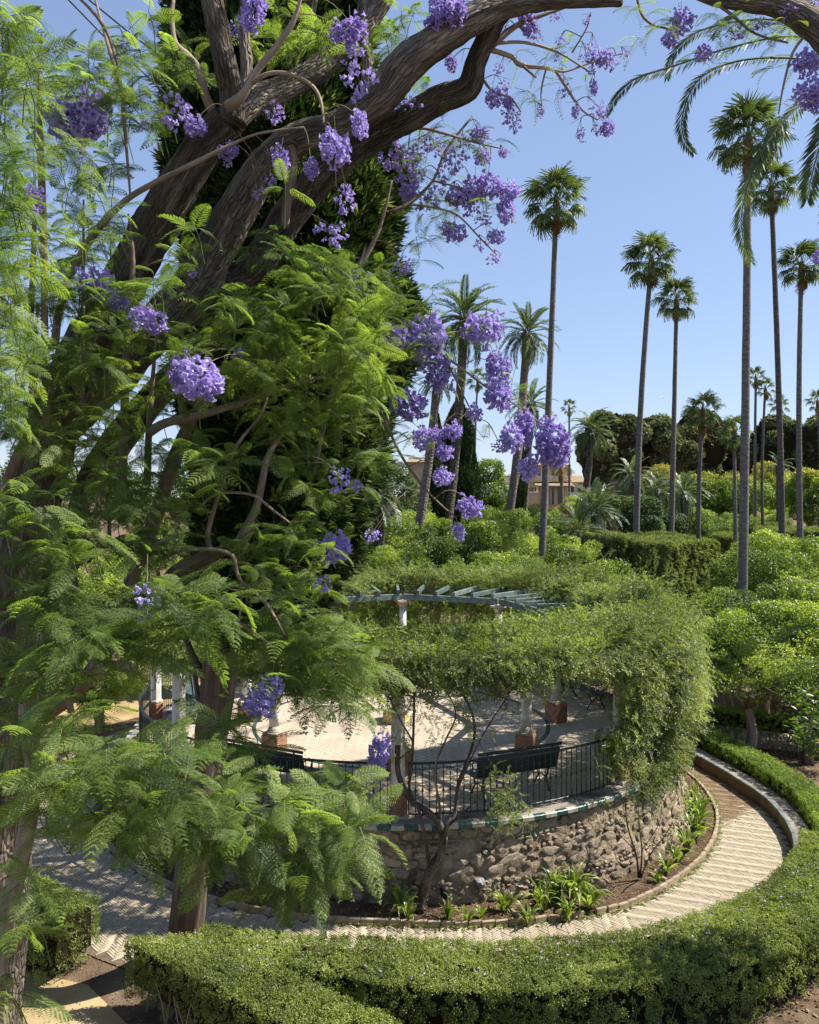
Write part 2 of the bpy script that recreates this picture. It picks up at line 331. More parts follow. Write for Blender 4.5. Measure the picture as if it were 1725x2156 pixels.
# ------------------------------------------------------------------ ground, path, terrace
C0 = Vector((-.2, 20.4, 0)); TZ = 1.35
def pol(th, r, z=0.0, c=C0): return Vector((c.x+r*math.cos(R(th)), c.y+r*math.sin(R(th)), z))
RT = [(-360+90, 9.2), (-200, 9.2), (-120, 9.2), (-90, 9.25), (-60, 9.3), (-45, 9.1), (-31, 8.92), (-25, 8.75), (-15.2, 8.4), (-8.6, 8.07), (-.7, 7.8), (4.5, 7.65), (20, 7.5), (40, 8.5), (90, 9.2)]
def Rout(th): return float(np.interp(th, [a for a, _ in RT], [b for _, b in RT]))
HT = [(-200, 9.4), (-140, 9.3), (-105, 9.2), (-90, 9.15), (-80, 9.35), (-68, 9.55), (-53, 9.5), (-37, 9.18)]
def Rh(th): return float(np.interp(th, [a for a, _ in HT], [b for _, b in HT]))
def Rbed(th): return float(np.interp(th, [-200, -90, -60, -20, 10], [7.1, 7.1, 7.6, 7.35, 7.0]))
g = MB(); xs = [-600, -60, -20, 0, 20, 60, 600]; ys = [-40, 0, 20, 45, 100, 300, 1500]
for j, y in enumerate(ys):
    for i, x in enumerate(xs): g.V.append((x, y, -.02)); g.U.append((x, y))
g.F = [[j*7+i, j*7+i+1, j*7+i+8, j*7+i+7] for j in range(6) for i in range(6)]; g.M = [0]*36
props(g.obj('ground', M['soil']), kind='structure')
def sheet(name, pts, z, mat, kind='structure', parent=None):
    m = MB(); m.add([(p[0], p[1], z) for p in pts], [list(range(len(pts)))]); o = m.obj(name, mat, parent)
    if kind: o['kind'] = kind
    return o
def band(name, th0, th1, r0, r1, z, mat, parent=None, step=3, kind='structure'):
    m = MB(); n = int((th1-th0)/step)+1; V = []
    for i in range(n+1):
        t = th0+(th1-th0)*i/n; V += [pol(t, r0(t), z), pol(t, r1(t), z)]
    m.add(V, [[2*i, 2*i+1, 2*i+3, 2*i+2] for i in range(n)])
    o = m.obj(name, mat, parent)
    if kind: o['kind'] = kind
    return o
# sandy walk in the lower left, sunlit walk behind the right hand hedge
sheet('sand_path', [(-9, 6), (-.4, 6), (-1.2, 7.6), (-2.7, 9.5), (-3.6, 10.7), (-4.6, 11.7), (-6.8, 12.4), (-9, 12.6)], -.010, M['sand'])
a = G(1440, 1560); b_ = G(1760, 1600)
sheet('garden_path', [(a.x-3, a.y+.6), (b_.x+8, b_.y-1.5), (b_.x+8, b_.y+.9), (a.x-3, a.y+3.2)], -.012, M['floor'])
sheet('terrace_walk', [(-18, 17.5), (-7.3, 17.5), (-9.6, 20.5), (-9.4, 24.5), (-5, 30.5), (-18, 30.5)], -.011, M['sand'])
path = band('brick_path', -215, 30, lambda t: 6.45, lambda t: Rout(t)+.02, -.002, M['joint'])
# herringbone bricks, L = 6 W, laid in two sections that meet at a seam
Wb = .043; nb = 5; ca = math.cos(R(45)); sa = math.sin(R(45)); RM = 8.15; cand = []
q8 = [(-1, -1), (1, -1), (1, 1), (-1, 1)]
for tilt, i, j in [(tl, i, j) for tl in (0.0, R(69)) for i in range(-320, 320) for j in range(-62, 62)]:
        for hv in (0, 1):
            cx, cy = (nb/2, .5) if hv == 0 else (.5, 1+nb/2)
            u = (cx+i+nb*j)*Wb; v = (cy+i-nb*j)*Wb; s_ = ca*u-sa*v; r_ = sa*u+ca*v
            X_ = s_*math.cos(tilt)-r_*math.sin(tilt); Y_ = s_*math.sin(tilt)+r_*math.cos(tilt); rad = math.hypot(X_, Y_); th = math.degrees(math.atan2(Y_, X_)); th -= 360 if th > 90 else 0
            if (th > -61) != (tilt != 0): continue
            if th > 26 or th < -212 or rad < Rbed(th)+.06 or rad > Rout(th)-.1: continue
            cand.append((X_, Y_, R(45 if hv == 0 else 135)+tilt, th))
soiled = lambda c: c[3] > -19+4*math.sin(math.hypot(c[0], c[1])*4)+random.gauss(0, 1.3)
def brick_geo(c):
    s_, r_, a_, th = c; a_ += random.uniform(-.012, .012); hx, hy = (nb*Wb-.010)/2, (Wb-.010)/2; zt = .006+random.uniform(-.004, .003); V = []
    for z, e in ((-.025, 0), (zt-.003, 0), (zt, .003)):
        for sx, sy in q8:
            x = (hx-e)*sx; y = (hy-e)*sy; ss = s_+x*math.cos(a_)-y*math.sin(a_); rr = r_+x*math.sin(a_)+y*math.cos(a_); V.append((C0.x+ss, C0.y+rr, z))
    return V
BF = [[8, 9, 10, 11]]+[[k*4+i, k*4+(i+1) % 4, k*4+4+(i+1) % 4, k*4+4+i] for k in range(2) for i in range(4)]
cand.sort(key=lambda c: (0 if (-118 < c[3] < -24) else 1, abs(c[3]+70)))
for c in cand[:290]:
    V = np.array(brick_geo(c)); m0 = V.mean(0); obj('brick', mesh('brick', V-m0, BF, M['dirt'] if soiled(c) else M['brick']), path, tuple(m0))
V = np.concatenate([np.array(brick_geo(c)) for c in cand[290:]]); n_ = len(cand)-290
Fn = (np.arange(n_)[:, None, None]*12+np.array(BF)[None]).reshape(-1, 4)
mi = np.repeat(np.array([soiled(c) for c in cand[290:]], int), 9)
o = obj('bricks', mesh('bricks', V, Fn, mats=[M['brick'], M['dirt']], midx=mi), path, kind='stuff')
# raised ledge along the outer edge of the path: render face, tile nosing, slab top
led = thing('path_ledge', 'low ochre ledge with grey green nosing along the outer edge of the herringbone path', 'ledge', pol(-20, 8.6))
for t in range(-60, 22, 4):
    t1 = t+4-.15; f = MB(); c = MB(); q = MB()
    def seg(mb, r0, r1, z0, z1):
        V = [pol(x, Rout(x)+rr, zz) for x in (t, t1) for rr in (r0, r1) for zz in (z0, z1)]
        mb.add(V, [[0, 1, 3, 2], [4, 6, 7, 5], [0, 4, 5, 1], [2, 3, 7, 6], [1, 5, 7, 3]])
    seg(f, 0, .30, -.02, .24); f.obj('ledge_face', M['ochre'], led, world=True)
    seg(c, -.02, .035, .243, .285); c.obj('nosing_tile', M['beam'], led, world=True)
    seg(q, .038, .36, .243, .28); q.obj('ledge_slab', M['ledge'], led, world=True)

# planting bed
bed = band('planting_bed', -215, 26, lambda t: 6.3, lambda t: Rbed(t)-.02, .05, M['soil'])
kb = MB(); kb.box((0, 0, 0), (.21, .06, .11), bev=.008); kme = kb.mesh('kerb_brick', M['kerb'])
krb = thing('bed_edging', 'brick edging around the planting bed at the foot of the rubble wall', 'edging', pol(-90, 7.1))
t = -150.0
while t < 12:
    r = Rbed(t); p = pol(t, r, .045+random.uniform(-.006, .008))
    if not (-66 < t < -63.5):
        o = obj('brick', kme, krb, p-krb.location, (random.uniform(-.05, .05), random.uniform(-.03, .03), R(t+90+random.uniform(-3, 3))))
    t += math.degrees(.217/r)
for (px, py, px2, py2) in ((1062, 1906, 1094, 1934), (1368, 1842, 1404, 1856)):
    a = G(px, py, .05); b2 = G(px2, py2, .05); nn = 3
    for i in range(nn):
        p = a.lerp(b2, (i+.5)/nn); obj('brick', kme, krb, p-krb.location, (0, 0, math.atan2(b2.y-a.y, b2.x-a.x)), (((b2-a).length/nn-.01)/.21, 1, 1))

# ---- rubble retaining wall
wall = thing('retaining_wall', 'round rubble stone retaining wall that carries the pergola terrace', 'wall', (C0.x, C0.y, 0))
def Rft(t): return float(np.interp(t, [-230, -92, -55, -30, 0, 30], [6.50, 6.47, 6.92, 6.87, 6.78, 6.6]))
n = 560; k_ = 30; V = np.zeros(((n+1)*(k_+1), 3)); i_ = 0
for i in range(n+1):
    t = -230+300*i/n
    for j in range(k_+1):
        z = -.03+(TZ-.06)*j/k_; r = 6.38+(Rft(t)-6.38)*(1-j/k_)
        q = Vector((math.cos(R(t))*6.4, math.sin(R(t))*6.4, z))
        r += .05*noise.noise(q*2.2)+.06*noise.noise(q*6)+.035*noise.noise(q*14)
        V[i_] = (r*math.cos(R(t)), r*math.sin(R(t)), z); i_ += 1
ii, jj = np.meshgrid(np.arange(n), np.arange(k_), indexing='ij'); a0 = (ii*(k_+1)+jj).ravel()
Fq = np.stack([a0, a0+k_+1, a0+k_+2, a0+1], axis=1)
obj('mortar_face', mesh('mortar_face', V, Fq, M['mortar'], smooth=False), wall, (0, 0, 0))
import bmesh
def rock(seed, flat=.55, sub=2):
    b = bmesh.new(); bmesh.ops.create_icosphere(b, subdivisions=sub, radius=1)
    for v in b.verts:
        p = v.co.copy(); a = max(abs(p.x), abs(p.y), abs(p.z)); p = p.lerp(p/a*.85, .45)
        p *= 1+.42*noise.noise(p*1.2+Vector((seed*7.1, 0, 0)))+.3*noise.noise(p*2.6+Vector((0, seed*3.3, 0)))
        v.co = Vector((p.x, p.y*flat, p.z))
    me = bpy.data.meshes.new('stone'); b.to_mesh(me); b.free(); return me
rocks = [rock(s, sub=2) for s in range(9)]
for r_ in rocks: r_.materials.append(M['stone'])
cells = []; z = .04
while z < 1.22:
    t = -150+random.random()*2; hrow = random.choice([.06, .08, .11, .15, .19])*random.uniform(.85, 1.15)
    while t < 14:
        hh = hrow*random.uniform(.45, 1.15); w = hh*random.uniform(.8, 2.6); c = t+math.degrees(w/2/6.45)
        pr = .93 if z < .85 else .7
        if -150 < c < -92: pr *= .8
        if random.random() < pr:
            cells.append((c, z+hrow/2+random.uniform(-.4, .4)*(hrow-hh*.7), w*random.uniform(.85, 1.0), hh))
        t += math.degrees((w+random.uniform(.005, .04))/6.45)
    z += hrow*.85
for t0, z0, w0, h0 in ((-83, .93, 1.0, .12), (-83.5, 1.06, .9, .05), (-82, .80, .9, .07)): cells.append((t0, z0, w0, h0))
cells.sort(key=lambda c: abs(c[0]+62))
def rockm(c):
    t, z, w, h = c; r = 6.38+(Rft(t)-6.38)*(1-z/1.3)+.0
    return (Matrix.Translation(((r)*math.cos(R(t)), (r)*math.sin(R(t)), z)) @ Matrix.Rotation(R(t+90), 4, 'Z') @
            Matrix.Rotation(random.uniform(-.35, .35) if w < .5 else 0, 4, 'Y') @ Matrix.Diagonal((w/2, random.uniform(.045, .085), h/2, 1)))
for c in cells[:295]:
    o = obj('stone', random.choice(rocks), wall); o.matrix_basis = rockm(c)
Vs = []; Fs = []; n0 = 0
for c in cells[295:]:
    me = random.choice(rocks); mt = np.array(rockm(c)); co = np.array([tuple(v.co) for v in me.vertices])
    Vs.append(co @ mt[:3, :3].T+mt[:3, 3]); Fs.append(np.array([list(p.vertices) for p in me.polygons])+n0); n0 += len(co)
obj('rubble', mesh('rubble', np.concatenate(Vs), np.concatenate(Fs), M['stone']), wall, (0, 0, 0), kind='stuff')
gr = rock(3, .8); gr.materials.append(M['grock'])
p = G(1012, 1859, 0); dd = 13.93; p = P(1011, 1858, dd)
props(obj('boulder', gr, None, p, (.2, .1, .4), (.085, .10, .075), kind='thing'), 'smooth grey rounded stone set low in the rubble wall', 'stone')

# ---- terrace floor, ledge paving and coping tiles
disc = MB(); disc.add([pol(t, 6.36, TZ) for t in range(0, 360, 4)], [list(range(90))])
flo = disc.obj('terrace_floor', M['floor']); props(flo, kind='structure')
band('terrace_edge', 0, 360, lambda t: 6.0, lambda t: 6.47, TZ+.012, M['ledge'], step=3)
cp = thing('terrace_coping', 'curved coping of alternate green and cream glazed tiles on the rubble wall', 'coping', (C0.x, C0.y, TZ))
def arc_tile(r0, r1, w, z0, z1, n=2):
    m = MB(); V = []
    for i in range(n+1):
        a = (i/n-.5)*w/r1
        for r_, z_ in ((r0, z0), (r1, z0), (r1, z1-.012), (r1-.012, z1), (r0, z1)): V.append((r_*math.cos(a), r_*math.sin(a), z_))
    Fc = [[i*5+k, i*5+k+1, i*5+k+6, i*5+k+5] for i in range(n) for k in range(4)]+[[4, 3, 2, 1, 0], [n*5+k for k in range(5)]]
    m.add(V, Fc); return m
wt = .232; mg = arc_tile(6.44, 6.53, wt-.008, -.055, .022).mesh('coping_tile', M['tgreen']); mw = arc_tile(6.44, 6.53, wt-.008, -.055, .022).mesh('coping_tile', M['twhite'])
nt = int(2*PI*6.53/wt/2)*2
for i in range(nt):
    a = 2*PI*i/nt; dg = math.degrees(a)
    if 60 < dg < 170: continue
    obj('coping_tile', mg if i % 2 else mw, cp, (0, 0, random.uniform(-.003, .003)), (0, 0, a))
# green tile ring in the floor and teal star lines round the fountain
ring = thing('floor_tile_ring', 'thin ring of green tiles laid in the terrace floor around the fountain', 'tile ring', (C0.x, C0.y, TZ))
mt_ = arc_tile(3.56, 3.66, .26-.006, -.01, .009).mesh('tile', M['tgreen']); nn = int(2*PI*3.66/.26)
for i in range(nn): obj('tile', mt_, ring, (0, 0, 0), (0, 0, 2*PI*i/nn))
star = None and thing('floor_tile_star', 'teal and grey tiled star inlaid in the floor around the fountain', 'tile inlay', (C0.x, C0.y, TZ))
mt2 = MB().add([(1.75, -.16, .006), (2.25, 0, .006), (1.75, .16, .006), (1.65, 0, .006)], [[0, 1, 2, 3]]).mesh('star_point', M['tgreen'])
for i in range(0): obj('star_point', mt2, star, (0, 0, 0), (0, 0, PI/4*i+.2))

# ---- fountain
ft = thing('fountain', 'low octagonal fountain clad in yellow tiles at the centre of the terrace', 'fountain', (C0.x-.15, C0.y, TZ))
MB().lathe([(.34, 0), (.36, .03), (.33, .05), (.33, .30)], 8, off=PI/8).obj('basin', M['ytile'], ft)
MB().lathe([(.39, .302), (.40, .34), (.30, .345), (.27, .29), (.02, .28)], 8, off=PI/8).obj('rim', M['twhite'], ft)
MB().lathe([(.05, .28), (.04, .42), (.09, .46), (.02, .5)], 10).obj('nozzle', M['stonebase'], ft, smooth=True)

# ---- columns
def col_inner(name, label, loc, rz):
    t = thing(name, label, 'column', loc, rz, 'marble columns of the pergola')
    MB().box((0, 0, .24), (.40, .40, .48), bev=.012).obj('pedestal', M['terra'], t)
    MB().box((0, 0, .505), (.36, .36, .05), bev=.006).obj('plinth', M['stonebase'], t)
    MB().lathe([(.15, .531), (.16, .545), (.15, .56), (.135, .57), (.14, .585), (.125, .6), (.114, .65)], 20).obj('base_moulding', M['stonebase'], t, smooth=True)
    MB().lathe([(.112, .651), (.112, .9), (.108, 1.6), (.098, 2.28)], 20).obj('shaft', M['marble'], t, smooth=True)
    MB().lathe([(.10, 2.281), (.118, 2.30), (.105, 2.32), (.125, 2.36), (.17, 2.43), (.19, 2.45)], 16).obj('capital', M['stonebase'], t, smooth=True)
    MB().box((0, 0, 2.482), (.40, .40, .06), bev=.008).obj('abacus', M['stonebase'], t)
    return t
def col_outer(name, label, loc, rz):
    t = thing(name, label, 'column', loc, rz, 'octagonal white piers of the pergola')
    MB().box((0, 0, .03), (.36, .36, .06), bev=.01).obj('foot', M['twhite'], t)
    MB().lathe([(.175, .061), (.175, .42), (.16, .45)], 8, off=PI/8).obj('pedestal', M['terra'], t)
    MB().lathe([(.155, .451), (.17, .47), (.165, .5), (.14, .53)], 8, off=PI/8).obj('base_moulding', M['stonebase'], t)
    MB().lathe([(.132, .531), (.13, 1.5), (.122, 2.36)], 8, off=PI/8).obj('shaft', M['marble'], t)
    MB().lathe([(.125, 2.361), (.15, 2.38), (.15, 2.41), (.19, 2.47), (.2, 2.51)], 8, off=PI/8).obj('capital', M['stonebase'], t)
    return t
names_i = ['beside the slatted bench in the inner ring, its brick pedestal in shade', 'far inner column whose capital carries the bare beam corner', 'farthest inner column seen end on under the bare beams', 'far inner column behind the cypress trunk', 'inner column at the edge of the dark tree trunk', 'inner column with sunlit red pedestal beside the low railing, left of the fountain', 'inner column half hidden behind the vine covered front pier', 'tall clean white column on a red pedestal right of the front pier']
for k in range(8):
    lab = 'white round marble column, '+names_i[k]
    col_inner('marble_column', ' '.join(lab.split()[:16]), pol(45*k, 3.85, TZ), R(45*k+22))
names_o = ['at the right edge, wrapped in dense vine', 'at the far right, buried in the vine mound', 'at the back, bare shaft standing above the green vine roof', 'at the back left beneath the climbing vine', 'on the far left beyond the jacaranda stems', 'left of the cypress trunk, partly wrapped in vine', 'at the front beside the vine trunk, standing on the striped coping', 'behind the hanging vine curtain at the right end of the railing']
for k in range(8):
    col_outer('octagonal_pier', ('white octagonal pier '+names_o[k]), pol(45*k, 6.08 if k == 6 else 6.12, TZ+.014), R(45*k))

# ---- pergola timbers
per = thing('pergola', 'blue green timber pergola of radial rafters over the round terrace', 'pergola', (C0.x, C0.y, TZ))
ZB = 2.53
def beam(p, q, w, h, nm_, z):
    p = Vector((*p, z)); q = Vector((*q, z)); d = q-p; m = MB()
    m.box((0, 0, 0), (d.length, w, h), bev=.006)
    return m.obj(nm_, M['beam'], per, loc=(p+q)/2, rot=(0, 0, math.atan2(d.y, d.x)))
def pc(t, r): return (r*math.cos(R(t)), r*math.sin(R(t)))
for k in range(8):
    beam(pc(45*k+.6, 3.87), pc(45*k+44.4, 3.87), .12, .16, 'beam', ZB+.08)
    beam(pc(45*k+.4, 6.12), pc(45*k+44.6, 6.12), .12, .16, 'beam', ZB+.08)
    for j in range(5):
        t = 45*k+j*9+2; a = abs((t % 45)-22.5); ri = 3.87*math.cos(R(22.5))/math.cos(R(22.5-(t % 45)))
        ro = 6.12*math.cos(R(22.5))/math.cos(R(22.5-(t % 45)))
        beam(pc(t, ri-.10), pc(t, ro+.32), .08, .13, 'rafter', ZB+.227)

# ---- railing
bal = MB(); bal.lathe([(.009, 0), (.009, .40), (.013, .42), (.022, .45), (.013, .48), (.009, .50), (.009, .72), (.016, .74), (.016, .75), (.009, .77), (.009, .93)], 6); bme = bal.mesh('baluster', M['iron'], smooth=True)
rl = ['at the far right under the vine mound', 'at the back right beneath the mound', 'at the back behind the fountain', 'at the back left in the shade', 'at the left beyond the cypress trunk', 'left of the front pier beside the first bench', 'right of the front pier in front of the long bench', 'at the right end under the vine curtain']
for k in (0, 3, 4, 5, 6, 7):
    t = thing('iron_railing', 'dark green iron railing '+rl[k], 'railing', (C0.x, C0.y, TZ+.012), 0, 'iron railings round the terrace')
    a0, a1 = 45*k+1.7, 45*k+43.3; n = int((a1-a0)/1.12); rr = 6.2
    A_ = [a0+(a1-a0)*i/24 for i in range(25)]
    MB().tube([(*pc(a, rr), .965) for a in A_], .024, 8).obj('top_rail', M['iron'], t, smooth=True)
    MB().tube([(*pc(a, rr), .085) for a in A_], .014, 6).obj('bottom_rail', M['iron'], t, smooth=True)
    for i in range(n+1): obj('baluster', bme, t, (*pc(a0+(a1-a0)*i/n, rr), .04), (0, 0, random.random()))
    for f in (.3, .7):
        a = a0+(a1-a0)*f; MB().tube([(*pc(a, rr), .5), (*pc(a, rr+.005), .12), (*pc(a, rr+.12), .03), (*pc(a, rr+.16), .0)], .012, 6).obj('scroll_foot', M['iron'], t, smooth=True)

# ---- benches (cast iron ends, boarded seat and tall back)
def bench(loc, rz, label, mt, slats=False, L=1.75):
    t = thing('garden_bench', label, 'bench', loc, rz, 'garden benches on the terrace')   # local +Y = front
    for s in (-1, 1):
        m = MB(); x = s*(L/2-.18)
        m.tube([(x, .30, 0), (x, .25, .1), (x, .16, .2), (x, .2, .32), (x, .26, .42)], .018, 6)
        m.tube([(x, -.24, 0), (x, -.16, .12), (x, -.10, .22), (x, -.16, .34), (x, -.18, .42), (x, -.24, .62), (x, -.32, .88)], .02, 6)
        m.tube([(x, .16, .2), (x, .05, .27), (x, -.10, .22)], .014, 6)
        m.tube([(x, .26, .42), (x, .05, .41), (x, -.18, .42)], .016, 6)
        m.tube([(x, .24, .42), (x, .28, .55), (x, .18, .64), (x, .0, .62), (x, -.24, .62)], .015, 6)
        m.obj('cast_iron_end', M['iron'], t, smooth=True)
    if slats:
        for i in range(9): MB().box((0, .24-.05*i, .44), (L, .034, .022), bev=.004).obj('seat_slat', mt, t)
        for i in range(9): MB().box((0, -.19-.014*i, .52+.05*i), (L, .02, .036), rot=Euler((.28, 0, 0)).to_matrix(), bev=.004).obj('back_slat', mt, t)
    else:
        for i in range(4): MB().box((0, .22-.115*i, .44), (L, .105, .026), bev=.006).obj('seat_board', mt, t)
        for i in range(3): MB().box((0, -.21-.038*i, .52+.135*i), (L, .026, .138), rot=Euler((.28, 0, 0)).to_matrix(), bev=.006).obj('back_board', mt, t)
        MB().tube([(-L/2-.02, -.325, .915), (L/2+.02, -.325, .915)], .03, 8).obj('back_roll', mt, t, smooth=True)
bench(pol(-66.5, 5.35, TZ), R(-66.5+90), 'long dark green bench seen from behind, right of the front pier', M['bench'])
bench(pol(-117, 5.3, TZ), R(-117+90), 'dark green bench seen from behind, left of the front pier', M['bench'])
bench(pol(20, 5.2, TZ), R(20+90), 'slatted blue green bench at the right below the vine', M['bblue'], True)
bench(pol(178, 5.2, TZ), R(178+90), 'faded blue bench at the left beyond the cypress', M['bblue'])
# ------------------------------------------------------------------ leaf and frond meshes
def lt(V, Fc, t, name, mats, extra=None):
    """leafcloud result (+ optional MB of stalks in slot 1) to mesh"""
    if extra is not None and extra.V:
        n = len(V); tri = []
        for f in extra.F:
            for i in range(1, len(f)-1): tri.append((f[0]+n, f[i]+n, f[i+1]+n))
        k = len(Fc); V = np.concatenate([V, np.array([tuple(v) for v in extra.V])]); Fc = np.concatenate([Fc, np.array(tri)])
        t = np.concatenate([t, np.full(len(extra.V), .5)]); mi = np.zeros(len(Fc), int); mi[k:] = 1
        return mesh(name, V, Fc, mats=mats, tone=t, midx=mi)
    return mesh(name, V, Fc, mats=mats[:1], tone=t)
def jac_frond(seed, droop=.45, npair=12, nl=9, yel=False, L=.45):
    r_ = np.random.default_rng(seed)
    def rp(s): s = np.asarray(s); return np.stack([L*(s-.12*s**2), L*.05*np.sin(s*3+seed)*s, L*(.16*s-droop*s**2)], axis=-1)
    C = []; D = []; N = []; LL = []; T = []; st = MB()
    st.tube([rp(x) for x in np.linspace(0, 1, 7)], [.0035, .003, .0026, .0022, .0018, .0014, .001], 3, cap=False)
    for k in range(npair):
        a = .16+.82*k/(npair-1); p0 = rp(a); tan = nrm(rp(a+.01)-rp(a-.01)); pl = L*(.215*math.sin(PI*min(1, .22+a*.80))**.8+.02)*(1 if a < .9 else .7)
        for sd in (-1, 1):
            out = nrm(np.array([.55+.35*a, sd*1.0, -.12+r_.normal()*.08])); u = np.linspace(.1, 1, nl)
            c = p0+out*pl*u[:, None]+np.array([0, 0, -1])*pl*.28*(u**2)[:, None]+tan*pl*.10*(u**2)[:, None]
            pt = nrm(np.gradient(c, axis=0)); st.tube([p0, c[nl//2], c[-1]], [.0012, .0009, .0005], 3, cap=False)
            side = nrm(np.cross(pt, np.array([0, 0, 1.]))); ll = L*.044*np.sin(PI*(.2+.75*u))**.6
            for q in (-1, 1):
                C.append(c+side*q*ll[:, None]*.5+pt*ll[:, None]*.25); D.append(side*q+pt*.55); N.append(np.tile([0, 0, 1.], (nl, 1))+r_.normal(size=(nl, 3))*.25)
                LL.append(ll*1.1); T.append(np.full(nl, .25+.6*a*u.mean())+r_.random(nl)*.25+.12*(a > .8))
    C, D, N, LL, T = map(np.concatenate, (C, D, N, LL, T))
    V, Fc, t = leafcloud(C, D, N, LL, LL*.46, .1, np.clip(T, 0, 1))
    return lt(V, Fc, t, 'frond', [M['jacy'] if yel else M['jac'], M['stalk']], st)
JF = [jac_frond(1, .42), jac_frond(2, .6, 12), jac_frond(3, .3, 11), jac_frond(4, .75, 12), jac_frond(5, .5, 11, 8), jac_frond(6, .5, 13, 9, True)]
JS = [jac_frond(11, .5, 10, 5, L=.42), jac_frond(12, .8, 10, 5, L=.42), jac_frond(13, .3, 10, 5, True, L=.42)]
source('fronds', JF); source('small_fronds', JS)
def bell_cluster(seed, nb_=70, shape=(1, 1, 1.0)):
    r_ = np.random.default_rng(seed); m = MB(); ms = MB()
    prof = [(.004, 0), (.0085, .010), (.0125, .028), (.014, .036), (.026, .045)]
    m_ = []
    for i in range(nb_):
        d = r_.normal(size=3); d /= np.linalg.norm(d); rr = .125*(r_.random()**.35)*(1 if r_.random() < .9 else r_.uniform(1.05, 1.35))
        rr *= 1+.25*noise.noise(Vector(d*2)+Vector((seed, 0, 0)))
        c = Vector((d[0]*rr*shape[0], d[1]*rr*shape[1], d[2]*rr*shape[2]))
        ax = (Vector(d)*Vector((1, 1, .6)) if False else Vector((d[0], d[1], d[2]*.7-.45))+Vector(r_.normal(size=3)*.3)).normalized()
        q = ax.to_track_quat('Z', 'X').to_matrix(); s = r_.uniform(.8, 1.25); V = []
        for k, (pr, pz) in enumerate(prof):
            for j in range(5):
                a = 2*PI*j/5+k*.12; w = pr*(1 if k < 4 else r_.uniform(.7, 1.25)); zz = pz+(r_.uniform(-.006, .004) if k == 4 else 0)
                V.append(c+q @ Vector((w*math.cos(a)*s, w*math.sin(a)*s, zz*s)))
        tt = r_.random(); m_ += [tt*.8+.2*(k > 2) for k in range(5) for j in range(5)]
        m.add(V, [[k*5+j, k*5+(j+1) % 5, k*5+5+(j+1) % 5, k*5+5+j] for k in range(4) for j in range(5)])
    n = len(m.V)
    m.tube([(0, 0, .22), (.005, 0, .12), (0, 0, -.04)], [.003, .003, .002], 4); m_ += [0.5]*(len(m.V)-n)
    for i in range(7):
        d = r_.normal(size=3)*.07; n = len(m.V); m.tube([(0, 0, .1-.025*i), (d[0], d[1], .06-.025*i)], [.002, .0012], 3); m_ += [.5]*(len(m.V)-n)
    me = mesh('flower_cluster', m.V, m.F, mats=[M['flower'], M['stalk']], tone=m_)
    mi = np.zeros(len(m.F), int); mi[nb_*20:] = 1; me.polygons.foreach_set('material_index', mi.astype(np.int32))
    return me
FC = [bell_cluster(1, 125), bell_cluster(2, 110, (1.2, .95, .8)), bell_cluster(3, 110, (.75, .75, 1.35)), bell_cluster(4, 38, (1.2, 1.0, 1.0)), bell_cluster(5, 42, (.9, .9, 1.4))]

def fan_frond(seed, n=22, dead=False):
    r_ = np.random.default_rng(seed); V = []; Fc = []; T = []
    def q(a, b, c, d, t): i = len(V); V.extend([a, b, c, d]); Fc.append([i, i+1, i+2]); Fc.append([i, i+2, i+3]); T.extend([t]*4)
    pet = 1.0; q((0, .02, 0), (0, -.02, 0), (pet, -.012, .06), (pet, .012, .06), .9)
    q((0, .0, .02), (0, 0, -.02), (pet, 0, .05), (pet, 0, .075), .9)
    for i in range(n):
        a = R(-128+256*i/(n-1)); L = .70*(1-.22*abs(a)/R(128))*r_.uniform(.86, 1.1); w = .058; t = r_.random()
        dr = -.10-.18*abs(math.sin(a)); ca_, sa_ = math.cos(a), math.sin(a); fold = .02*(1 if i % 2 else -1)
        def pt(rr, side, z): return (pet+rr*ca_-side*sa_, rr*sa_+side*ca_, .06+z)
        m1 = L*.52; z1 = dr*.35*L; 
        q(pt(0, 0, 0), pt(m1, w*.75, z1-.015), pt(m1*1.02, 0, z1+.02), pt(m1, -w*.75, z1-.015), t)
        dz = dr*L*2.0-(.22 if r_.random() < .7 else .05)
        q(pt(m1, w*.7, z1-.015), pt(L*.96, .012, z1+dz*.8), pt(L, -.004, z1+dz), pt(m1, -w*.7, z1-.015), t*.9)
    V = np.array(V)
    if dead: V[:, 2] -= .25*(V[:, 0])**2*.4; V[:, 1] *= .55
    return mesh('frond', V, np.array(Fc), M['dead'] if dead else M['palm'], tone=T)
FF = [fan_frond(1), fan_frond(2, 20), fan_frond(3, 24)]; FD = [fan_frond(5, 20, True), fan_frond(6, 18, True)]
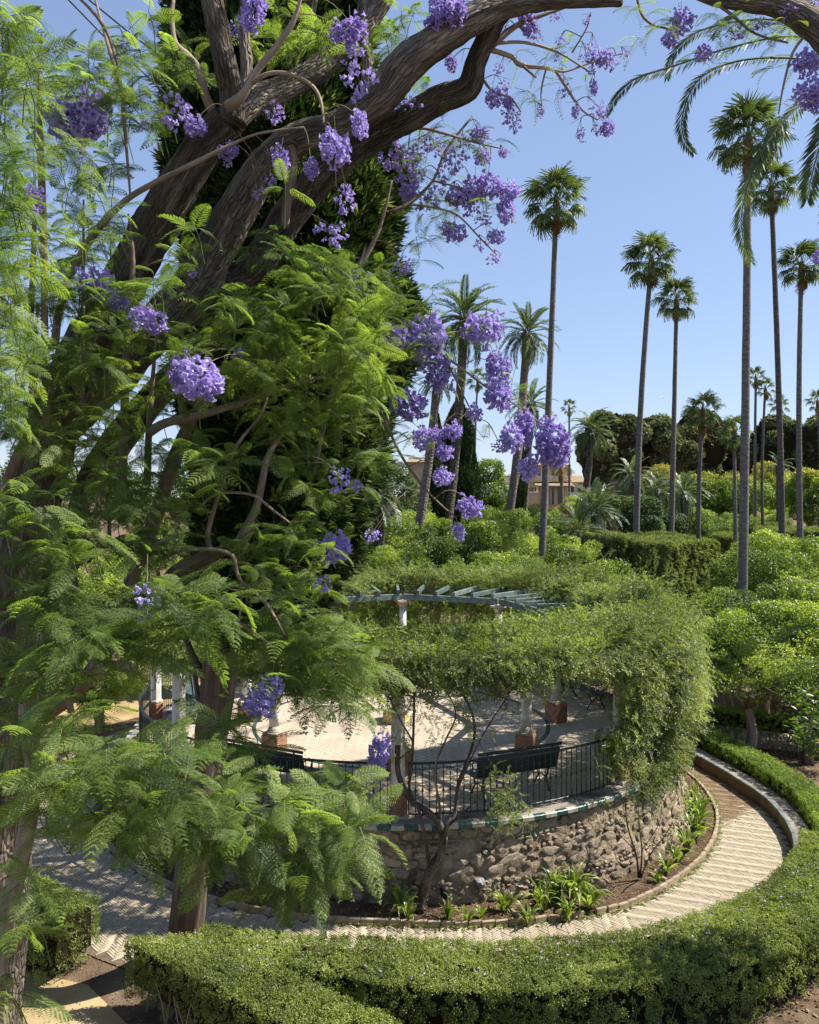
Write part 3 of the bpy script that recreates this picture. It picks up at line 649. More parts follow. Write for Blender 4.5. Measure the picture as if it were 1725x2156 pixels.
def feather(seed, droop=.55, mat='palm', n=46, lw=.17):
    r_ = np.random.default_rng(seed); s = np.linspace(.14, 1, n)
    def rp(s): s = np.asarray(s, float); return np.stack([s-.22*droop*s**3, .03*np.sin(2*s+seed), .22*s-droop*s**2*.9], axis=-1)
    c0 = rp(s); tan = nrm(rp(s+.01)-rp(s-.01)); side = nrm(np.cross(tan, np.array([0, 0, 1.]))); up = np.cross(side, tan); C = []; D = []; N = []; LL = []
    for q in (-1, 1):
        ll = lw*np.sin(PI*(.12+.80*s))**.6*r_.uniform(.85, 1.1, n); d = nrm(side*q*.8+tan*.75+up*r_.uniform(.05, .45, n)[:, None]-np.array([0, 0, .12]))
        C.append(c0+d*ll[:, None]*.5); D.append(d); N.append(up+side*r_.normal(size=n)[:, None]*.4); LL.append(ll)
    C, D, N, LL = map(np.concatenate, (C, D, N, LL)); V, Fc, t = leafcloud(C, D, N, LL, LL*.10+.006, .1)
    st = MB(); st.tube([rp(x) for x in np.linspace(0, 1, 9)], np.linspace(.014, .003, 9), 4, cap=False)
    return lt(V, Fc, t, 'frond', [M[mat], M[mat]], st)
PF = [feather(1, .5), feather(2, .75), feather(3, .3), feather(4, .95)]; PG = [feather(5, .6, 'palmg'), feather(6, .85, 'palmg'), feather(7, .35, 'palmg')]
PD = [feather(8, .9, 'dead')]; PB = [feather(11, .55, n=90, lw=.15), feather(12, .8, n=90, lw=.15), feather(13, 1.05, n=90, lw=.15)]

def clump(name, mat, n, rad, L, asp, flat=.7, up=.5):
    C = unit(n)*rad*rng.random((n, 1))**.5; C[:, 2] *= flat
    D = unit(n)+C/rad*.8+np.array([0, 0, .2]); N = unit(n)*.65+np.array([0, 0, up])
    V, Fc, t = leafcloud(C, D, N, L*rng.uniform(.7, 1.2, n), L*asp, .15)
    return mesh(name, V, Fc, mat, tone=t)
source('box_sprigs', [clump('sprig', M['box'], 34, .058, .022, .6, flat=.5, up=1.6) for _ in range(4)])
source('bright_box_sprigs', [clump('sprig', M['boxr'], 34, .058, .022, .6, flat=.5, up=1.6) for _ in range(4)])
def spray(name, mat, seed, L=.3, n=11, ll=.055, w=.45):
    r_ = np.random.default_rng(seed); s = np.linspace(.08, 1, n); dr = r_.uniform(.1, .5)
    c = np.stack([L*s, L*.15*np.sin(s*4+seed), L*(.1*s-dr*s**2)], axis=1); C = []; D = []; N = []
    for q in (-1, 1):
        d = np.stack([np.full(n, .6), np.full(n, q*.9), r_.normal(size=n)*.35], axis=1); C.append(c+nrm(d)*ll*.5); D.append(d); N.append(np.tile([0, 0, 1.], (n, 1))+r_.normal(size=(n, 3))*.5)
    C, D, N = map(np.concatenate, (C, D, N)); V, Fc, t = leafcloud(C, D, N, ll*r_.uniform(.6, 1.15, 2*n), ll*w, .12)
    st = MB(); st.tube([c[0]*0, c[n//2], c[-1]], [.003, .002, .001], 3, cap=False)
    return lt(V, Fc, t, name, [mat, M['twig']], st)
source('vine_sprays', [spray('spray', M['vine'], s, .34, 10, .058, .5) for s in range(5)])
def tuft(name, mat, n, L, w, sp=.55):
    D = nrm(np.array([1., 0, .35])+rng.normal(size=(n, 3))*sp); l = L*rng.uniform(.4, 1, n)
    V, Fc, t = leafcloud(D*l[:, None]*.5, D, unit(n), l, w, .2); return mesh(name, V, Fc, mat, tone=t)
source('cypress_tufts', [tuft('tuft', M['cyp'], 26, .26, .035) for _ in range(3)]+[tuft('tuft', M['cyl'], 26, .24, .032)])  # last variant is a paler copy for sunlit foliage, mixed in at random
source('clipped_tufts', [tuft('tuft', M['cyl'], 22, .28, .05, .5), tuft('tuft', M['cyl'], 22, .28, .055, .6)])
source('dry_tufts', [tuft('tuft', M['brown'], 18, .30, .045, .5), tuft('tuft', M['brown'], 18, .3, .03, .5), tuft('tuft', M['cyp'], 14, .3, .04, .5)])

def crown(name, mats, lobes, nl, L, asp=.45, shell=.3, seed=0, up=.35, frac=None, core=None):
    """leaves spread through the outer shell of overlapping lobes (centre, radii)"""
    r_ = np.random.default_rng(seed); w = np.array([l[1][0]*l[1][1]+l[1][2]*l[1][0] for l in lobes]); k = r_.choice(len(lobes), nl, p=w/w.sum())
    cc = np.array([l[0] for l in lobes], float)[k]; rr = np.array([l[1] for l in lobes], float)[k]
    d = unit(nl); f = 1-shell*r_.random((nl, 1))**1.6+.06*r_.normal(size=(nl, 1)); Pn = cc+d*rr*f
    keepm = np.ones(nl, bool)
    for c, r in lobes:
        q = np.linalg.norm((Pn-np.array(c))/np.array(r), axis=1); keepm &= q > .62
    Pn = Pn[keepm]; d = d[keepm]; n = len(Pn)
    V, Fc, t = leafcloud(Pn, unit(n)+d*.5-np.array([0, 0, .25]), d*.9+unit(n)*.8+np.array([0, 0, up]), L*r_.uniform(.65, 1.25, n), L*asp, .15)
    lt_ = (Pn[:, 2]-Pn[:, 2].min())/(np.ptp(Pn[:, 2])+1e-6)
    if len(mats) > 1:
        mi = (frac(Pn, lt_, r_)).astype(int); me = mesh(name, V, Fc, mats=mats, tone=t, midx=np.concatenate([mi, mi])); return me
    return mesh(name, V, Fc, mats[0], tone=t)
def blobs(n, R_, H, rl, seed, z0=0.0, squash=.8):
    r_ = random.Random(seed); out = []
    for i in range(n):
        a = r_.uniform(0, 2*PI); f = math.sqrt(r_.random()); z = r_.uniform(-1, 1)
        q = math.sqrt(max(.05, 1-z*z)); rr = rl*r_.choice([.5, .7, .9, 1.1, 1.35]); f *= r_.uniform(.85, 1.2)
        out.append(((R_*f*q*math.cos(a), R_*f*q*math.sin(a), z0+H*z), (rr, rr, rr*squash)))
    return out
OC = []
for s in range(5):
    lo = blobs(34, 1.45, 1.05, .45, s, 0)+[((0, 0, 0), (.85, .85, .6))]
    OC.append(crown('crown', [M['orange'] if s != 3 else M['orangey'], M['orangey']], lo, 15000, .115, .42, .42, s, frac=lambda Pn, h, r_: (h+r_.normal(size=len(h))*.25) > .62))  # paler leaf mostly in the upper part of the crown
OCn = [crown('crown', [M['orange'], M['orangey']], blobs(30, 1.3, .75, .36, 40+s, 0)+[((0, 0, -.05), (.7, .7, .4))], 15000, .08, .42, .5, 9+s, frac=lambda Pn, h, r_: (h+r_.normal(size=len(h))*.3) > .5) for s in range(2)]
def trunk_mb(h, r, seed, n=5, spread=.9, top=.8, sub=.7):
    r_ = random.Random(seed); m = MB(); p = [Vector((0, 0, -.05)), Vector((r_.uniform(-.08, .08), r_.uniform(-.08, .08), h*.5)), Vector((r_.uniform(-.12, .12), r_.uniform(-.12, .12), h))]
    m.tube([Vector(v) for v in spline(p, 4)], list(np.linspace(r*1.25, r*.85, 9)), 9, wob=.12)
    for i in range(n):
        a = 2*PI*i/n+r_.uniform(-.4, .4); q = p[-1]; e = q+Vector((math.cos(a)*spread, math.sin(a)*spread, r_.uniform(.5, 1)*top)); md = q.lerp(e, .5)+Vector((0, 0, .12))
        m.tube([q-Vector((0, 0, .06)), md, e], [r*.6, r*.4, r*.15], 6)
        for j in range(2):
            e2 = md+Vector((r_.uniform(-.6, .6), r_.uniform(-.6, .6), r_.uniform(.2, 1)*sub)); m.tube([md, e2], [r*.3, r*.08], 5)
    return m
def tree(name, label, cat, loc, crown_me, cz, scl, tm, group=None, bark='twig', rz=None, flip=1):
    t = thing(name, label, cat, loc, 0, group)
    tm_ = tm if isinstance(tm, bpy.types.Mesh) else tm.mesh('trunk', M[bark], True)
    obj('trunk', tm_, t, (0, 0, 0)); o = obj('crown', crown_me, t, (0, 0, cz), (0, 0, rz if rz is not None else random.uniform(0, 6.28)), scl, kind='stuff'); return t
TM = [trunk_mb(1.15, .10, s, 5, .75, .55).mesh('trunk', M['twig'], True) for s in range(4)]; TF = [trunk_mb(1.15, .09, s, 4, .45, .12, .1).mesh('trunk', M['twig'], True) for s in range(4)]

# ------------------------------------------------------------------ palms
def fan_palm(base, top, r0, Rf, label, nf=34, dead=6, group='tall fan palms'):
    t = thing('fan_palm', label, 'palm tree', base, 0, group); d = top-base; H = d.z; m = MB(); n = 22; bow = Vector((random.uniform(-.35, .35), random.uniform(-.3, .3), 0))
    pts = [Vector((d.x*f, d.y*f, H*f))+bow*math.sin(PI*f)*(1 if f < 1 else 0) for f in [i/n for i in range(n+1)]]
    pts[0].z = -.1; m.tube(pts, [r0*(1.35-.35*min(1, i/2)) if i < 2 else r0*(1-.38*i/n) for i in range(n+1)], 14, wob=.07); m.obj('trunk', M['ptrunk'], t, smooth=True)
    h = MB(); h.lathe([(r0*.6, -.9), (r0*1.05, -.5), (r0*.9, -.1), (.05, .35)], 10); h.obj('crownshaft', M['dead'], t, loc=pts[-1], smooth=True)
    nf = int(nf*.95)
    for i in range(nf):
        el = R(84-140*(i/nf)+random.uniform(-12, 12)); az = i*2.39996+random.uniform(-.25, .25)
        v = Vector((math.cos(az)*math.cos(el), math.sin(az)*math.cos(el), math.sin(el))); up = Vector((0, 0, 1)) if abs(v.z) < .95 else Vector((math.cos(az), math.sin(az), 0))*-1
        if el < 0: up = (up+Vector((math.cos(az), math.sin(az), 0))*.9)
        e = euls(np.array([v]), np.array([up]))[0]
        obj('frond', random.choice(FF), t, pts[-1]+v*.12, e, Rf/1.62*random.uniform(.85, 1.08))
    for i in range(dead):
        az = random.uniform(0, 6.28); el = R(random.uniform(-84, -68)); v = Vector((math.cos(az)*math.cos(el), math.sin(az)*math.cos(el), math.sin(el)))
        e = euls(np.array([v]), np.array([Vector((math.cos(az), math.sin(az), .2))]))[0]; obj('dry_frond', random.choice(FD), t, pts[-1]+v*.3, e, Rf/1.62*random.uniform(.7, .9))
    return t
def date_palm(base, top, r0, Lf, label, nf=34, src=None, el0=80, el1=-55, dead=3, bow=.4, group='feather palms', name='date_palm', wid=1.0):
    src = src or PF; t = thing(name, label, 'palm tree', base, 0, group); d = top-base; n = 18; bv = Vector((random.uniform(.4, 1)*bow, 0, 0))
    pts = [Vector((d.x*f, d.y*f, d.z*f))+bv*math.sin(PI*f) for f in [i/n for i in range(n+1)]]; pts[0].z = -.1
    m = MB(); m.tube(pts, [r0*(1.15-.25*i/n+(.12 if i > n-2 else 0)) for i in range(n+1)], 12, wob=.15); m.obj('trunk', M['dtrunk'], t, smooth=True)
    for i in range(nf):
        el = R(el0-(el0-el1)*(i/nf)**.85+random.uniform(-7, 7)); az = i*2.39996+random.uniform(-.2, .2)
        v = Vector((math.cos(az)*math.cos(el), math.sin(az)*math.cos(el), math.sin(el))); up = Vector((0, 0, 1)) if el < R(70) else Vector((-math.cos(az), -math.sin(az), .5))
        e = euls(np.array([v]), np.array([up]))[0]; e[0] += random.uniform(-.25, .25); k = Lf*random.uniform(.85, 1.1)
        obj('frond', random.choice(src), t, pts[-1]+v*r0*.5, e, (k, k*wid, k))
    for i in range(dead):
        az = random.uniform(0, 6.28); v = Vector((math.cos(az)*.3, math.sin(az)*.3, -.9)); e = euls(np.array([v]), np.array([Vector((math.cos(az), math.sin(az), .2))]))[0]
        obj('dry_frond', PD[0], t, pts[-1]+v*.2, e, Lf*random.uniform(.5, .7))
    return t

# ------------------------------------------------------------------ hedges
def hedge(name, label, pairs, h, src, dtop=330, dside=240, loc=None, z0=.12, core_in=.13, stems=3.0, cat='hedge', ends=True, jit=.016, scl=1.0, group=None, srcs=None, corez=.3, closed_base=False):
    """pairs: [(inner xy, outer xy), ...] along the hedge"""
    A = np.array([[p[0][0], p[0][1]] for p in pairs]); B = np.array([[p[1][0], p[1][1]] for p in pairs])
    c = (A.mean(0)+B.mean(0))/2; t = thing(name, label, cat, (c[0], c[1], 0), 0, group)
    Pt = []; Nn = []
    def quad(p0, p1, p2, p3, nn, dens):
        p0, p1, p2, p3 = map(np.array, (p0, p1, p2, p3)); ar = np.linalg.norm(np.cross(p1-p0, p3-p0))/2+np.linalg.norm(np.cross(p1-p2, p3-p2))/2
        k = rng.poisson(ar*dens); u, v = rng.random((k, 1)), rng.random((k, 1)); Pt.append(p0*(1-u)*(1-v)+p1*u*(1-v)+p2*u*v+p3*(1-u)*v); Nn.append(np.tile(nn, (k, 1)))
    zb = z0
    for i in range(len(A)-1):
        a0, a1, b0, b1 = A[i], A[i+1], B[i], B[i+1]; T = lambda p, z: (p[0], p[1], z)
        quad(T(a0, h), T(a1, h), T(b1, h), T(b0, h), (0, 0, 1.), dtop)
        for p0, p1, q in ((a0, a1, b0), (b0, b1, a0)):
            tn = p1-p0; nv = np.array([tn[1], -tn[0]]); nv = nv/np.linalg.norm(nv); nv = nv*(1 if np.dot(nv, p0-q) > 0 else -1)
            quad(T(p0, h*.45), T(p1, h*.45), T(p1, h), T(p0, h), (nv[0], nv[1], .25), dside); quad(T(p0, zb), T(p1, zb), T(p1, h*.45), T(p0, h*.45), (nv[0], nv[1], .25), dside*.3)
    if ends:
        for i, j in ((0, 1), (-1, -2)):
            nv = nrm(A[i]-A[j]); quad((*A[i], zb), (*B[i], zb), (*B[i], h), (*A[i], h), (nv[0], nv[1], .2), dside)
    Pt = np.concatenate(Pt); Nn = np.concatenate(Nn); k = len(Pt)
    off = np.array([noise.noise(Vector(p)*1.7)*.9+noise.noise(Vector(p)*5)*.5 for p in Pt])[:, None]
    Pt = Pt+Nn*(off*jit*1.6-jit*.8+rng.normal(size=(k, 1))*jit*.5)
    E = euls(unit(k)+np.array([0, 0, .1]), Nn+unit(k)*.18)
    if srcs:
        w = srcs[1](Pt) if callable(srcs[1]) else srcs[1]
        scatter('foliage', srcs[0], Pt[w], E[w], scl*rng.uniform(.8, 1.3, w.sum()), t); w = ~w
        scatter('foliage', src, Pt[w], E[w], scl*rng.uniform(.8, 1.3, w.sum()), t)
    else: scatter('foliage', src, Pt, E, scl*rng.uniform(.8, 1.3, k), t)
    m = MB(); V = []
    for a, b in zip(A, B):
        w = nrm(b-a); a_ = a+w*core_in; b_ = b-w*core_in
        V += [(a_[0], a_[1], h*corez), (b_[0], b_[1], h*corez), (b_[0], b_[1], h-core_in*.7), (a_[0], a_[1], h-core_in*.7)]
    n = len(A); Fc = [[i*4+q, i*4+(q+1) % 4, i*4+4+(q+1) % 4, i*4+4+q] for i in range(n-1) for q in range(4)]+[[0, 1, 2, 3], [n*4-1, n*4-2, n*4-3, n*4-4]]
    m.add(V, Fc); m.obj('shade_core', M['hcore'], t, world=True)  # solid core, its dark colour gives the shade between the leaves
    if stems:
        s = MB()
        for i in range(n-1):
            L_ = np.linalg.norm(A[i+1]-A[i])
            for _ in range(int(L_*stems*4)):
                u, v = random.random(), random.choice([random.uniform(.12, .3), random.uniform(.7, .88), random.random()]); p = (A[i]*(1-u)+A[i+1]*u)*(1-v)+(B[i]*(1-u)+B[i+1]*u)*v; p = Vector((*p, -.02))
                for _ in range(3):
                    q = p+Vector((random.uniform(-.16, .16), random.uniform(-.16, .16), h*random.uniform(.45, .8))); s.tube([p, p.lerp(q, .5)+Vector((random.uniform(-.03, .03),)*3), q], [.012, .008, .004], 4, cap=False)
        s.obj('stems', M['twig'], t, world=True, kind='stuff')
    return t
# ------------------------------------------------------------------ hedges in place
def arcpairs(t0, t1, ri, w, step=4):
    n = max(1, int(abs(t1-t0)/step)); return [(pol(t0+(t1-t0)*i/n, ri(t0+(t1-t0)*i/n)), pol(t0+(t1-t0)*i/n, ri(t0+(t1-t0)*i/n)+w(t0+(t1-t0)*i/n))) for i in range(n+1)]
hedge('box_hedge', 'wide clipped box hedge curving along the outer side of the brick path', arcpairs(-107, -37, Rh, lambda t: float(np.interp(t, [-107, -98, -90, -60, -37], [.42, .7, 1.12, 1.3, 1.0]))), .92, 'box_sprigs', 450, 230)
hedge('box_hedge', 'low narrow bright box hedge behind the ledge on the far right curve', arcpairs(-41, 12, lambda t: Rout(t)+.40, lambda t: .72), .62, 'bright_box_sprigs', 300, 260)
hedge('box_hedge', 'shaded box hedge at the lower left behind the cypress trunk', arcpairs(-150, -119, Rh, lambda t: 1.05), .92, 'box_sprigs', 300, 200)
e0 = G(262, 1974, .92); e1 = G(455, 1966, .92); dv = Vector((2.62, -1.95, 0)).normalized()
pr = [(e1+dv*s, e0+dv*s-Vector((.0, .0, 0))) for s in np.linspace(0, 5.5, 12)]
hedge('box_hedge', 'straight clipped box hedge running diagonally to the bottom edge', pr, .92, 'box_sprigs', 450, 230)
a = G(1436, 1492, .9); b_ = G(1760, 1530, .9); nv = Vector((-(b_-a).y, (b_-a).x, 0)).normalized()
hedge('box_hedge', 'short bright box hedge with bare stems beyond the orange tree trunks', [(a.lerp(b_, s), a.lerp(b_, s)+nv*.75) for s in np.linspace(0, 1, 7)], .95, 'bright_box_sprigs', 240, 170, z0=.35, corez=.55, stems=4)
# tall clipped cypress hedges of the far garden
def block(px0, px1, d, dz, dep, label, brown=None, zt=None, sk=0.0, dens=16):
    x0 = (px0-862.5)/F*d; x1 = (px1-862.5)/F*d; h = zt
    prs = [((x0+(x1-x0)*s, d+sk*s), (x0+(x1-x0)*s+.0, d+sk*s+dep)) for s in np.linspace(0, 1, 5)]
    f = (lambda Pt: ((Pt[:, 0] > x0+(x1-x0)*brown) & (Pt[:, 2] < h-.25)) & (np.sin(Pt[:, 0]*2.1+Pt[:, 1])+rng.normal(size=len(Pt))*.7 > -.9)) if brown is not None else None
    hedge('cypress_hedge', label, prs, h, 'clipped_tufts', dens*4.5, dens*4.5, z0=.2, core_in=.3, stems=0, jit=.07, scl=1.05, srcs=('dry_tufts', f) if f else None, corez=.01)
block(1208, 1318, 44, 0, 12, 'tall clipped cypress hedge, dark green end nearest the pergola', None, 4.5)
block(1319, 1372, 44.3, 0, 12, 'tall clipped cypress hedge with a dry brown face', .05, 4.42, .8)
block(1375, 1560, 40.5, 0, 9, 'tall dark cypress hedge left of the thick grey palm trunk', None, 4.42, 3)
block(1580, 1648, 58, 0, 10, 'clipped cypress hedge block with brown patch between two palm trunks', .35, 3.7)
block(1650, 1800, 64, 0, 10, 'clipped cypress hedge at the far right behind the palms', None, 4.0, 0, 12)
block(1590, 1660, 75, 0, 8, 'distant low cypress hedge before the yellow trees', None, 4.2, 0, 8)

# ------------------------------------------------------------------ vine on the pergola
vt = thing('climbing_vine', 'dense small leaved climbing vine smothering the pergola roof', 'vine', pol(-90, 6.3), 0)
def vine_pts(n, th, r, z, curtain=False):
    t = R(1)*rng.uniform(*th, n) if hasattr(th, '__len__') else th; rr = r(np.degrees(t)); zz = z(np.degrees(t), rr)
    return np.stack([C0.x+rr*np.cos(t), C0.y+rr*np.sin(t), zz], axis=1)
top = 4.06
def mound(t, r):
    """vine top height over the roof by angle and radius"""
    k = np.interp(t, [-150, -110, -60, -30, 0, 35, 60, 80, 100, 140], [.28, .30, .34, .5, .55, .72, .7, .5, .45, .5])
    nz = np.array([noise.noise(Vector((r_*math.cos(R(t_))*.9, r_*math.sin(R(t_))*.9, 0))) for t_, r_ in zip(np.atleast_1d(t), np.atleast_1d(r))])
    return top+k*(.75+.8*nz)*np.clip(1.15-((r-5.4)/2.1)**2, .1, 1)
chunks = []
n = 9000; t = rng.uniform(-160, 25, n); r = np.sqrt(rng.uniform(3.75**2, 6.9**2, n)); r = np.where(t > -20, np.maximum(r, 4.6), np.where(t < -45, np.minimum(r, 6.6), r))
z = mound(t, r)-rng.random(n)**2*np.where(t < -45, .2, .35); chunks.append((t, r, z, 0))
n = 10500; t = rng.uniform(15, 150, n); r = np.sqrt(rng.uniform(5.2**2, 7.4**2, n)); r = np.where((t > 104) & (rng.random(n) < .5), rng.uniform(3.6, 6, n), r); r = np.where((t < 32) & (rng.random(n) < .3), rng.uniform(4.2, 6, n), r); z = mound(t, r)-rng.random(n)**1.5*.5; chunks.append((t, r, z, 0))
# right hand mound spills over the edge and hangs to the coping
n = 16500; t = rng.uniform(-52, 42, n); bul = np.interp(t, [-52, -38, -20, 0, 20, 42], [.05, .25, .4, .7, .8, .6]); u = rng.random(n)
zz = TZ-.6+u*(top+.35-TZ+.5); hz = (zz-TZ)/(top-TZ); r = 6.35+bul*np.sin(np.clip(hz, 0, 1)*2.3+.3)*1.1+rng.normal(size=n)*.13
nz = np.array([noise.noise(Vector((a_*.14, z_*1.1, 3))) for a_, z_ in zip(t, zz)]); keepm = nz > np.interp(zz, [TZ-.6, TZ-.1, TZ+.4, TZ+1.2, TZ+2, 5], [.9, .35, 0, -.25, -.6, -1])+np.interp(t, [-52, -36], [.28, 0]); chunks.append((t[keepm], r[keepm], zz[keepm], 1))
# back outer side
n = 5000; t = rng.uniform(42, 150, n); zz = rng.uniform(1.9, top+.3, n); r = 6.6+.5*np.sin((zz-1)*.8)+rng.normal(size=n)*.2; chunks.append((t, r, zz, 1))
# front fringe and thin hanging strands
n = 5200; t = rng.uniform(-150, -30, n); dens = np.interp(t, [-150, -110, -94, -88, -75, -60, -45, -30], [.5, .3, .6, .8, .6, .45, .6, 1.1])
dr = rng.exponential(.22, n)*dens; r = np.where(rng.random(n) < .75, 6.55, 3.9)+rng.normal(size=n)*.14; zz = top+.1-dr; nz = np.array([noise.noise(Vector((a_*.25, 7, 3))) for a_ in t]); keepm = (dr < .3+1.3*(nz+.1)*dens+.1) & (zz > TZ+.3); chunks.append((t[keepm], r[keepm], zz[keepm], 1))
# inner edge face of the front strip
n = 2500; t = rng.uniform(-150, -20, n); chunks.append((t, 3.8+rng.normal(size=n)*.1, top+.1-rng.random(n)*.45, 1))
T_ = np.concatenate([c[0] for c in chunks]); R_ = np.concatenate([c[1] for c in chunks]); Z_ = np.concatenate([c[2] for c in chunks]); K_ = np.concatenate([np.full(len(c[0]), c[3]) for c in chunks])
Pt = np.stack([C0.x+R_*np.cos(T_*PI/180), C0.y+R_*np.sin(T_*PI/180), Z_], axis=1); out = np.stack([np.cos(T_*PI/180), np.sin(T_*PI/180), np.zeros(len(T_))], axis=1)
X = np.where(K_[:, None] == 1, out*.5+unit(len(T_))*.8+np.array([0, 0, -.7]), unit(len(T_))+np.array([0, 0, .25])+out*.3); Zn = np.where(K_[:, None] == 1, out+np.array([0, 0, .4])+unit(len(T_))*.3, np.array([0, 0, 1.])+unit(len(T_))*.45)
scatter('foliage', 'vine_sprays', Pt, euls(X, Zn), rng.uniform(.65, 1.15, len(Pt)), vt)
# long loose shoots arching out of the mound
Ls = []; sh = MB()
for i in range(90):
    t = random.choice([random.uniform(-45, 70), random.uniform(-150, 140)]); r = random.uniform(5.2, 7.0); p = pol(t, r, float(mound(np.array([t]), np.array([r]))[0])-.1)
    d = Vector((math.cos(R(t))*random.uniform(.2, 1), math.sin(R(t))*random.uniform(-.2, .6), random.uniform(.3, .9))).normalized()*random.uniform(.5, 1.3); q = p+d*.5+Vector((0, 0, .12)); e = p+d
    sh.tube([p, q, e], [.005, .004, .002], 4, cap=False)
    for s in np.linspace(.2, 1, 9): w = p.lerp(q, s*2) if s < .5 else q.lerp(e, s*2-1); Ls.append((w, d))
sh.obj('shoots', M['stalk'], vt, world=True, kind='stuff')
Pt = np.array([tuple(l[0]) for l in Ls]); scatter('shoot_leaves', 'vine_sprays', Pt, euls(np.array([tuple(l[1]) for l in Ls])+unit(len(Ls))*.8, np.tile([0, 0, 1.], (len(Ls), 1))+unit(len(Ls))*.3), rng.uniform(.3, .5, len(Ls)), vt)
# twisting stems of the front vine, climbing past the coping to the roof
vs = thing('vine_stem', 'old twisted dark vine trunk rising in front of the rubble wall to the front pier', 'vine', P(893, 1912, 13.62), 0)
def wpts(l): return [P(*q) for q in l]
def stems(parent, paths, nm_='stem', mat='bark', k=4):
    for pts, r0, r1 in paths:
        p = [Vector(v) for v in spline([tuple(q) for q in wpts(pts)], k)]; MB().tube(p, list(np.linspace(r0, r1, len(p))), 7, wob=.15).obj(nm_, M[mat], parent, smooth=True, world=True)
stems(vs, [([(884, 1920, 13.6), (893, 1870, 13.62), (905, 1830, 13.65), (925, 1800, 13.7), (935, 1770, 13.7), (928, 1740, 13.6), (905, 1712, 13.7), (872, 1690, 13.85), (850, 1660, 13.9), (838, 1620, 13.95), (838, 1570, 14.0)], .075, .045),
 ([(888, 1922, 13.66), (900, 1860, 13.6), (922, 1815, 13.62), (931, 1775, 13.6), (941, 1740, 13.6), (958, 1712, 13.7), (965, 1650, 13.75), (985, 1600, 13.8), (1000, 1540, 13.9), (985, 1480, 14.0), (930, 1400, 14.1)], .055, .016),
 ([(905, 1835, 13.62), (898, 1780, 13.6), (890, 1740, 13.6), (880, 1700, 13.7), (862, 1660, 13.8), (868, 1600, 13.85), (872, 1500, 13.9), (874, 1400, 14.0)], .032, .02),
 ([(941, 1742, 13.6), (975, 1712, 13.6), (1010, 1680, 13.7), (1025, 1650, 13.75)], .018, .008),
 ([(930, 1745, 13.6), (925, 1690, 13.7), (915, 1620, 13.8), (938, 1560, 13.9), (960, 1500, 14.0), (930, 1440, 14.1), (895, 1380, 14.1)], .022, .012),
 ([(880, 1800, 13.6), (868, 1760, 13.55), (866, 1840, 13.5)], .008, .005),
 ([(838, 1600, 13.95), (870, 1570, 13.9), (845, 1520, 13.9), (820, 1470, 14), (800, 1430, 14)], .02, .01),
 ([(965, 1660, 13.75), (1010, 1560, 13.9), (1060, 1480, 14.1), (1100, 1420, 14.2)], .014, .008),
 ([(1000, 1540, 13.9), (1030, 1600, 13.9), (1075, 1640, 13.9)], .006, .004)], mat='bark')
n = 800; q = []
pths = [[(838, 1570, 13.9), (845, 1480, 13.9), (860, 1390, 14)], [(1000, 1540, 13.9), (985, 1480, 14), (930, 1400, 14.1)], [(960, 1500, 14), (1000, 1430, 14), (1060, 1400, 14.1)], [(1060, 1480, 14.1), (1090, 1430, 14.1), (1120, 1400, 14.1)], [(1060, 1640, 13.7), (1070, 1700, 13.6), (1062, 1720, 13.6)], [(900, 1390, 13.9), (895, 1460, 13.9), (910, 1560, 13.9)], [(820, 1470, 13.9), (800, 1440, 14), (780, 1400, 14)]]
for i in range(n):
    pp = random.choice(pths); u = random.random()*2; a_, b2 = (pp[0], pp[1]) if u < 1 else (pp[1], pp[2]); u %= 1
    w = P(*[a_[k]*(1-u)+b2[k]*u for k in range(3)]); q.append(w+Vector([random.gauss(0, .16) for _ in range(3)]))
q = np.array([tuple(v) for v in q]); scatter('foliage', 'vine_sprays', q, euls(unit(n)+np.array([0, -.2, -.5]), unit(n)+np.array([0, -.5, .6])), rng.uniform(.35, .75, n), vs)
# bare shrub at the right of the wall
sb = thing('bare_shrub', 'thin bare multi stemmed shrub against the rubble wall near the hedge side', 'shrub', G(1348, 1846, .05), 0)
stems(sb, [([(1345, 1848, 14.75), (1340, 1800, 14.7), (1322, 1740, 14.7), (1318, 1680, 14.8), (1325, 1600, 15)], .022, .006), ([(1348, 1848, 14.75), (1352, 1790, 14.6), (1345, 1720, 14.6), (1350, 1640, 14.9)], .02, .006),
 ([(1350, 1848, 14.75), (1370, 1800, 14.5), (1400, 1760, 14.4), (1418, 1728, 14.3)], .016, .005), ([(1348, 1840, 14.75), (1335, 1790, 14.7), (1300, 1750, 14.6), (1290, 1700, 14.6)], .014, .005), ([(1352, 1790, 14.6), (1385, 1740, 14.5), (1392, 1690, 14.6), (1360, 1640, 14.7)], .008, .003)], mat='bark')
n = 130; q = np.array([tuple(P(random.gauss(1345, 45), random.uniform(1600, 1740), random.uniform(14.4, 14.9))) for _ in range(n)]); scatter('foliage', 'vine_sprays', q, euls(unit(n), unit(n)+np.array([0, 0, 1.])), rng.uniform(.3, .6, n), sb)

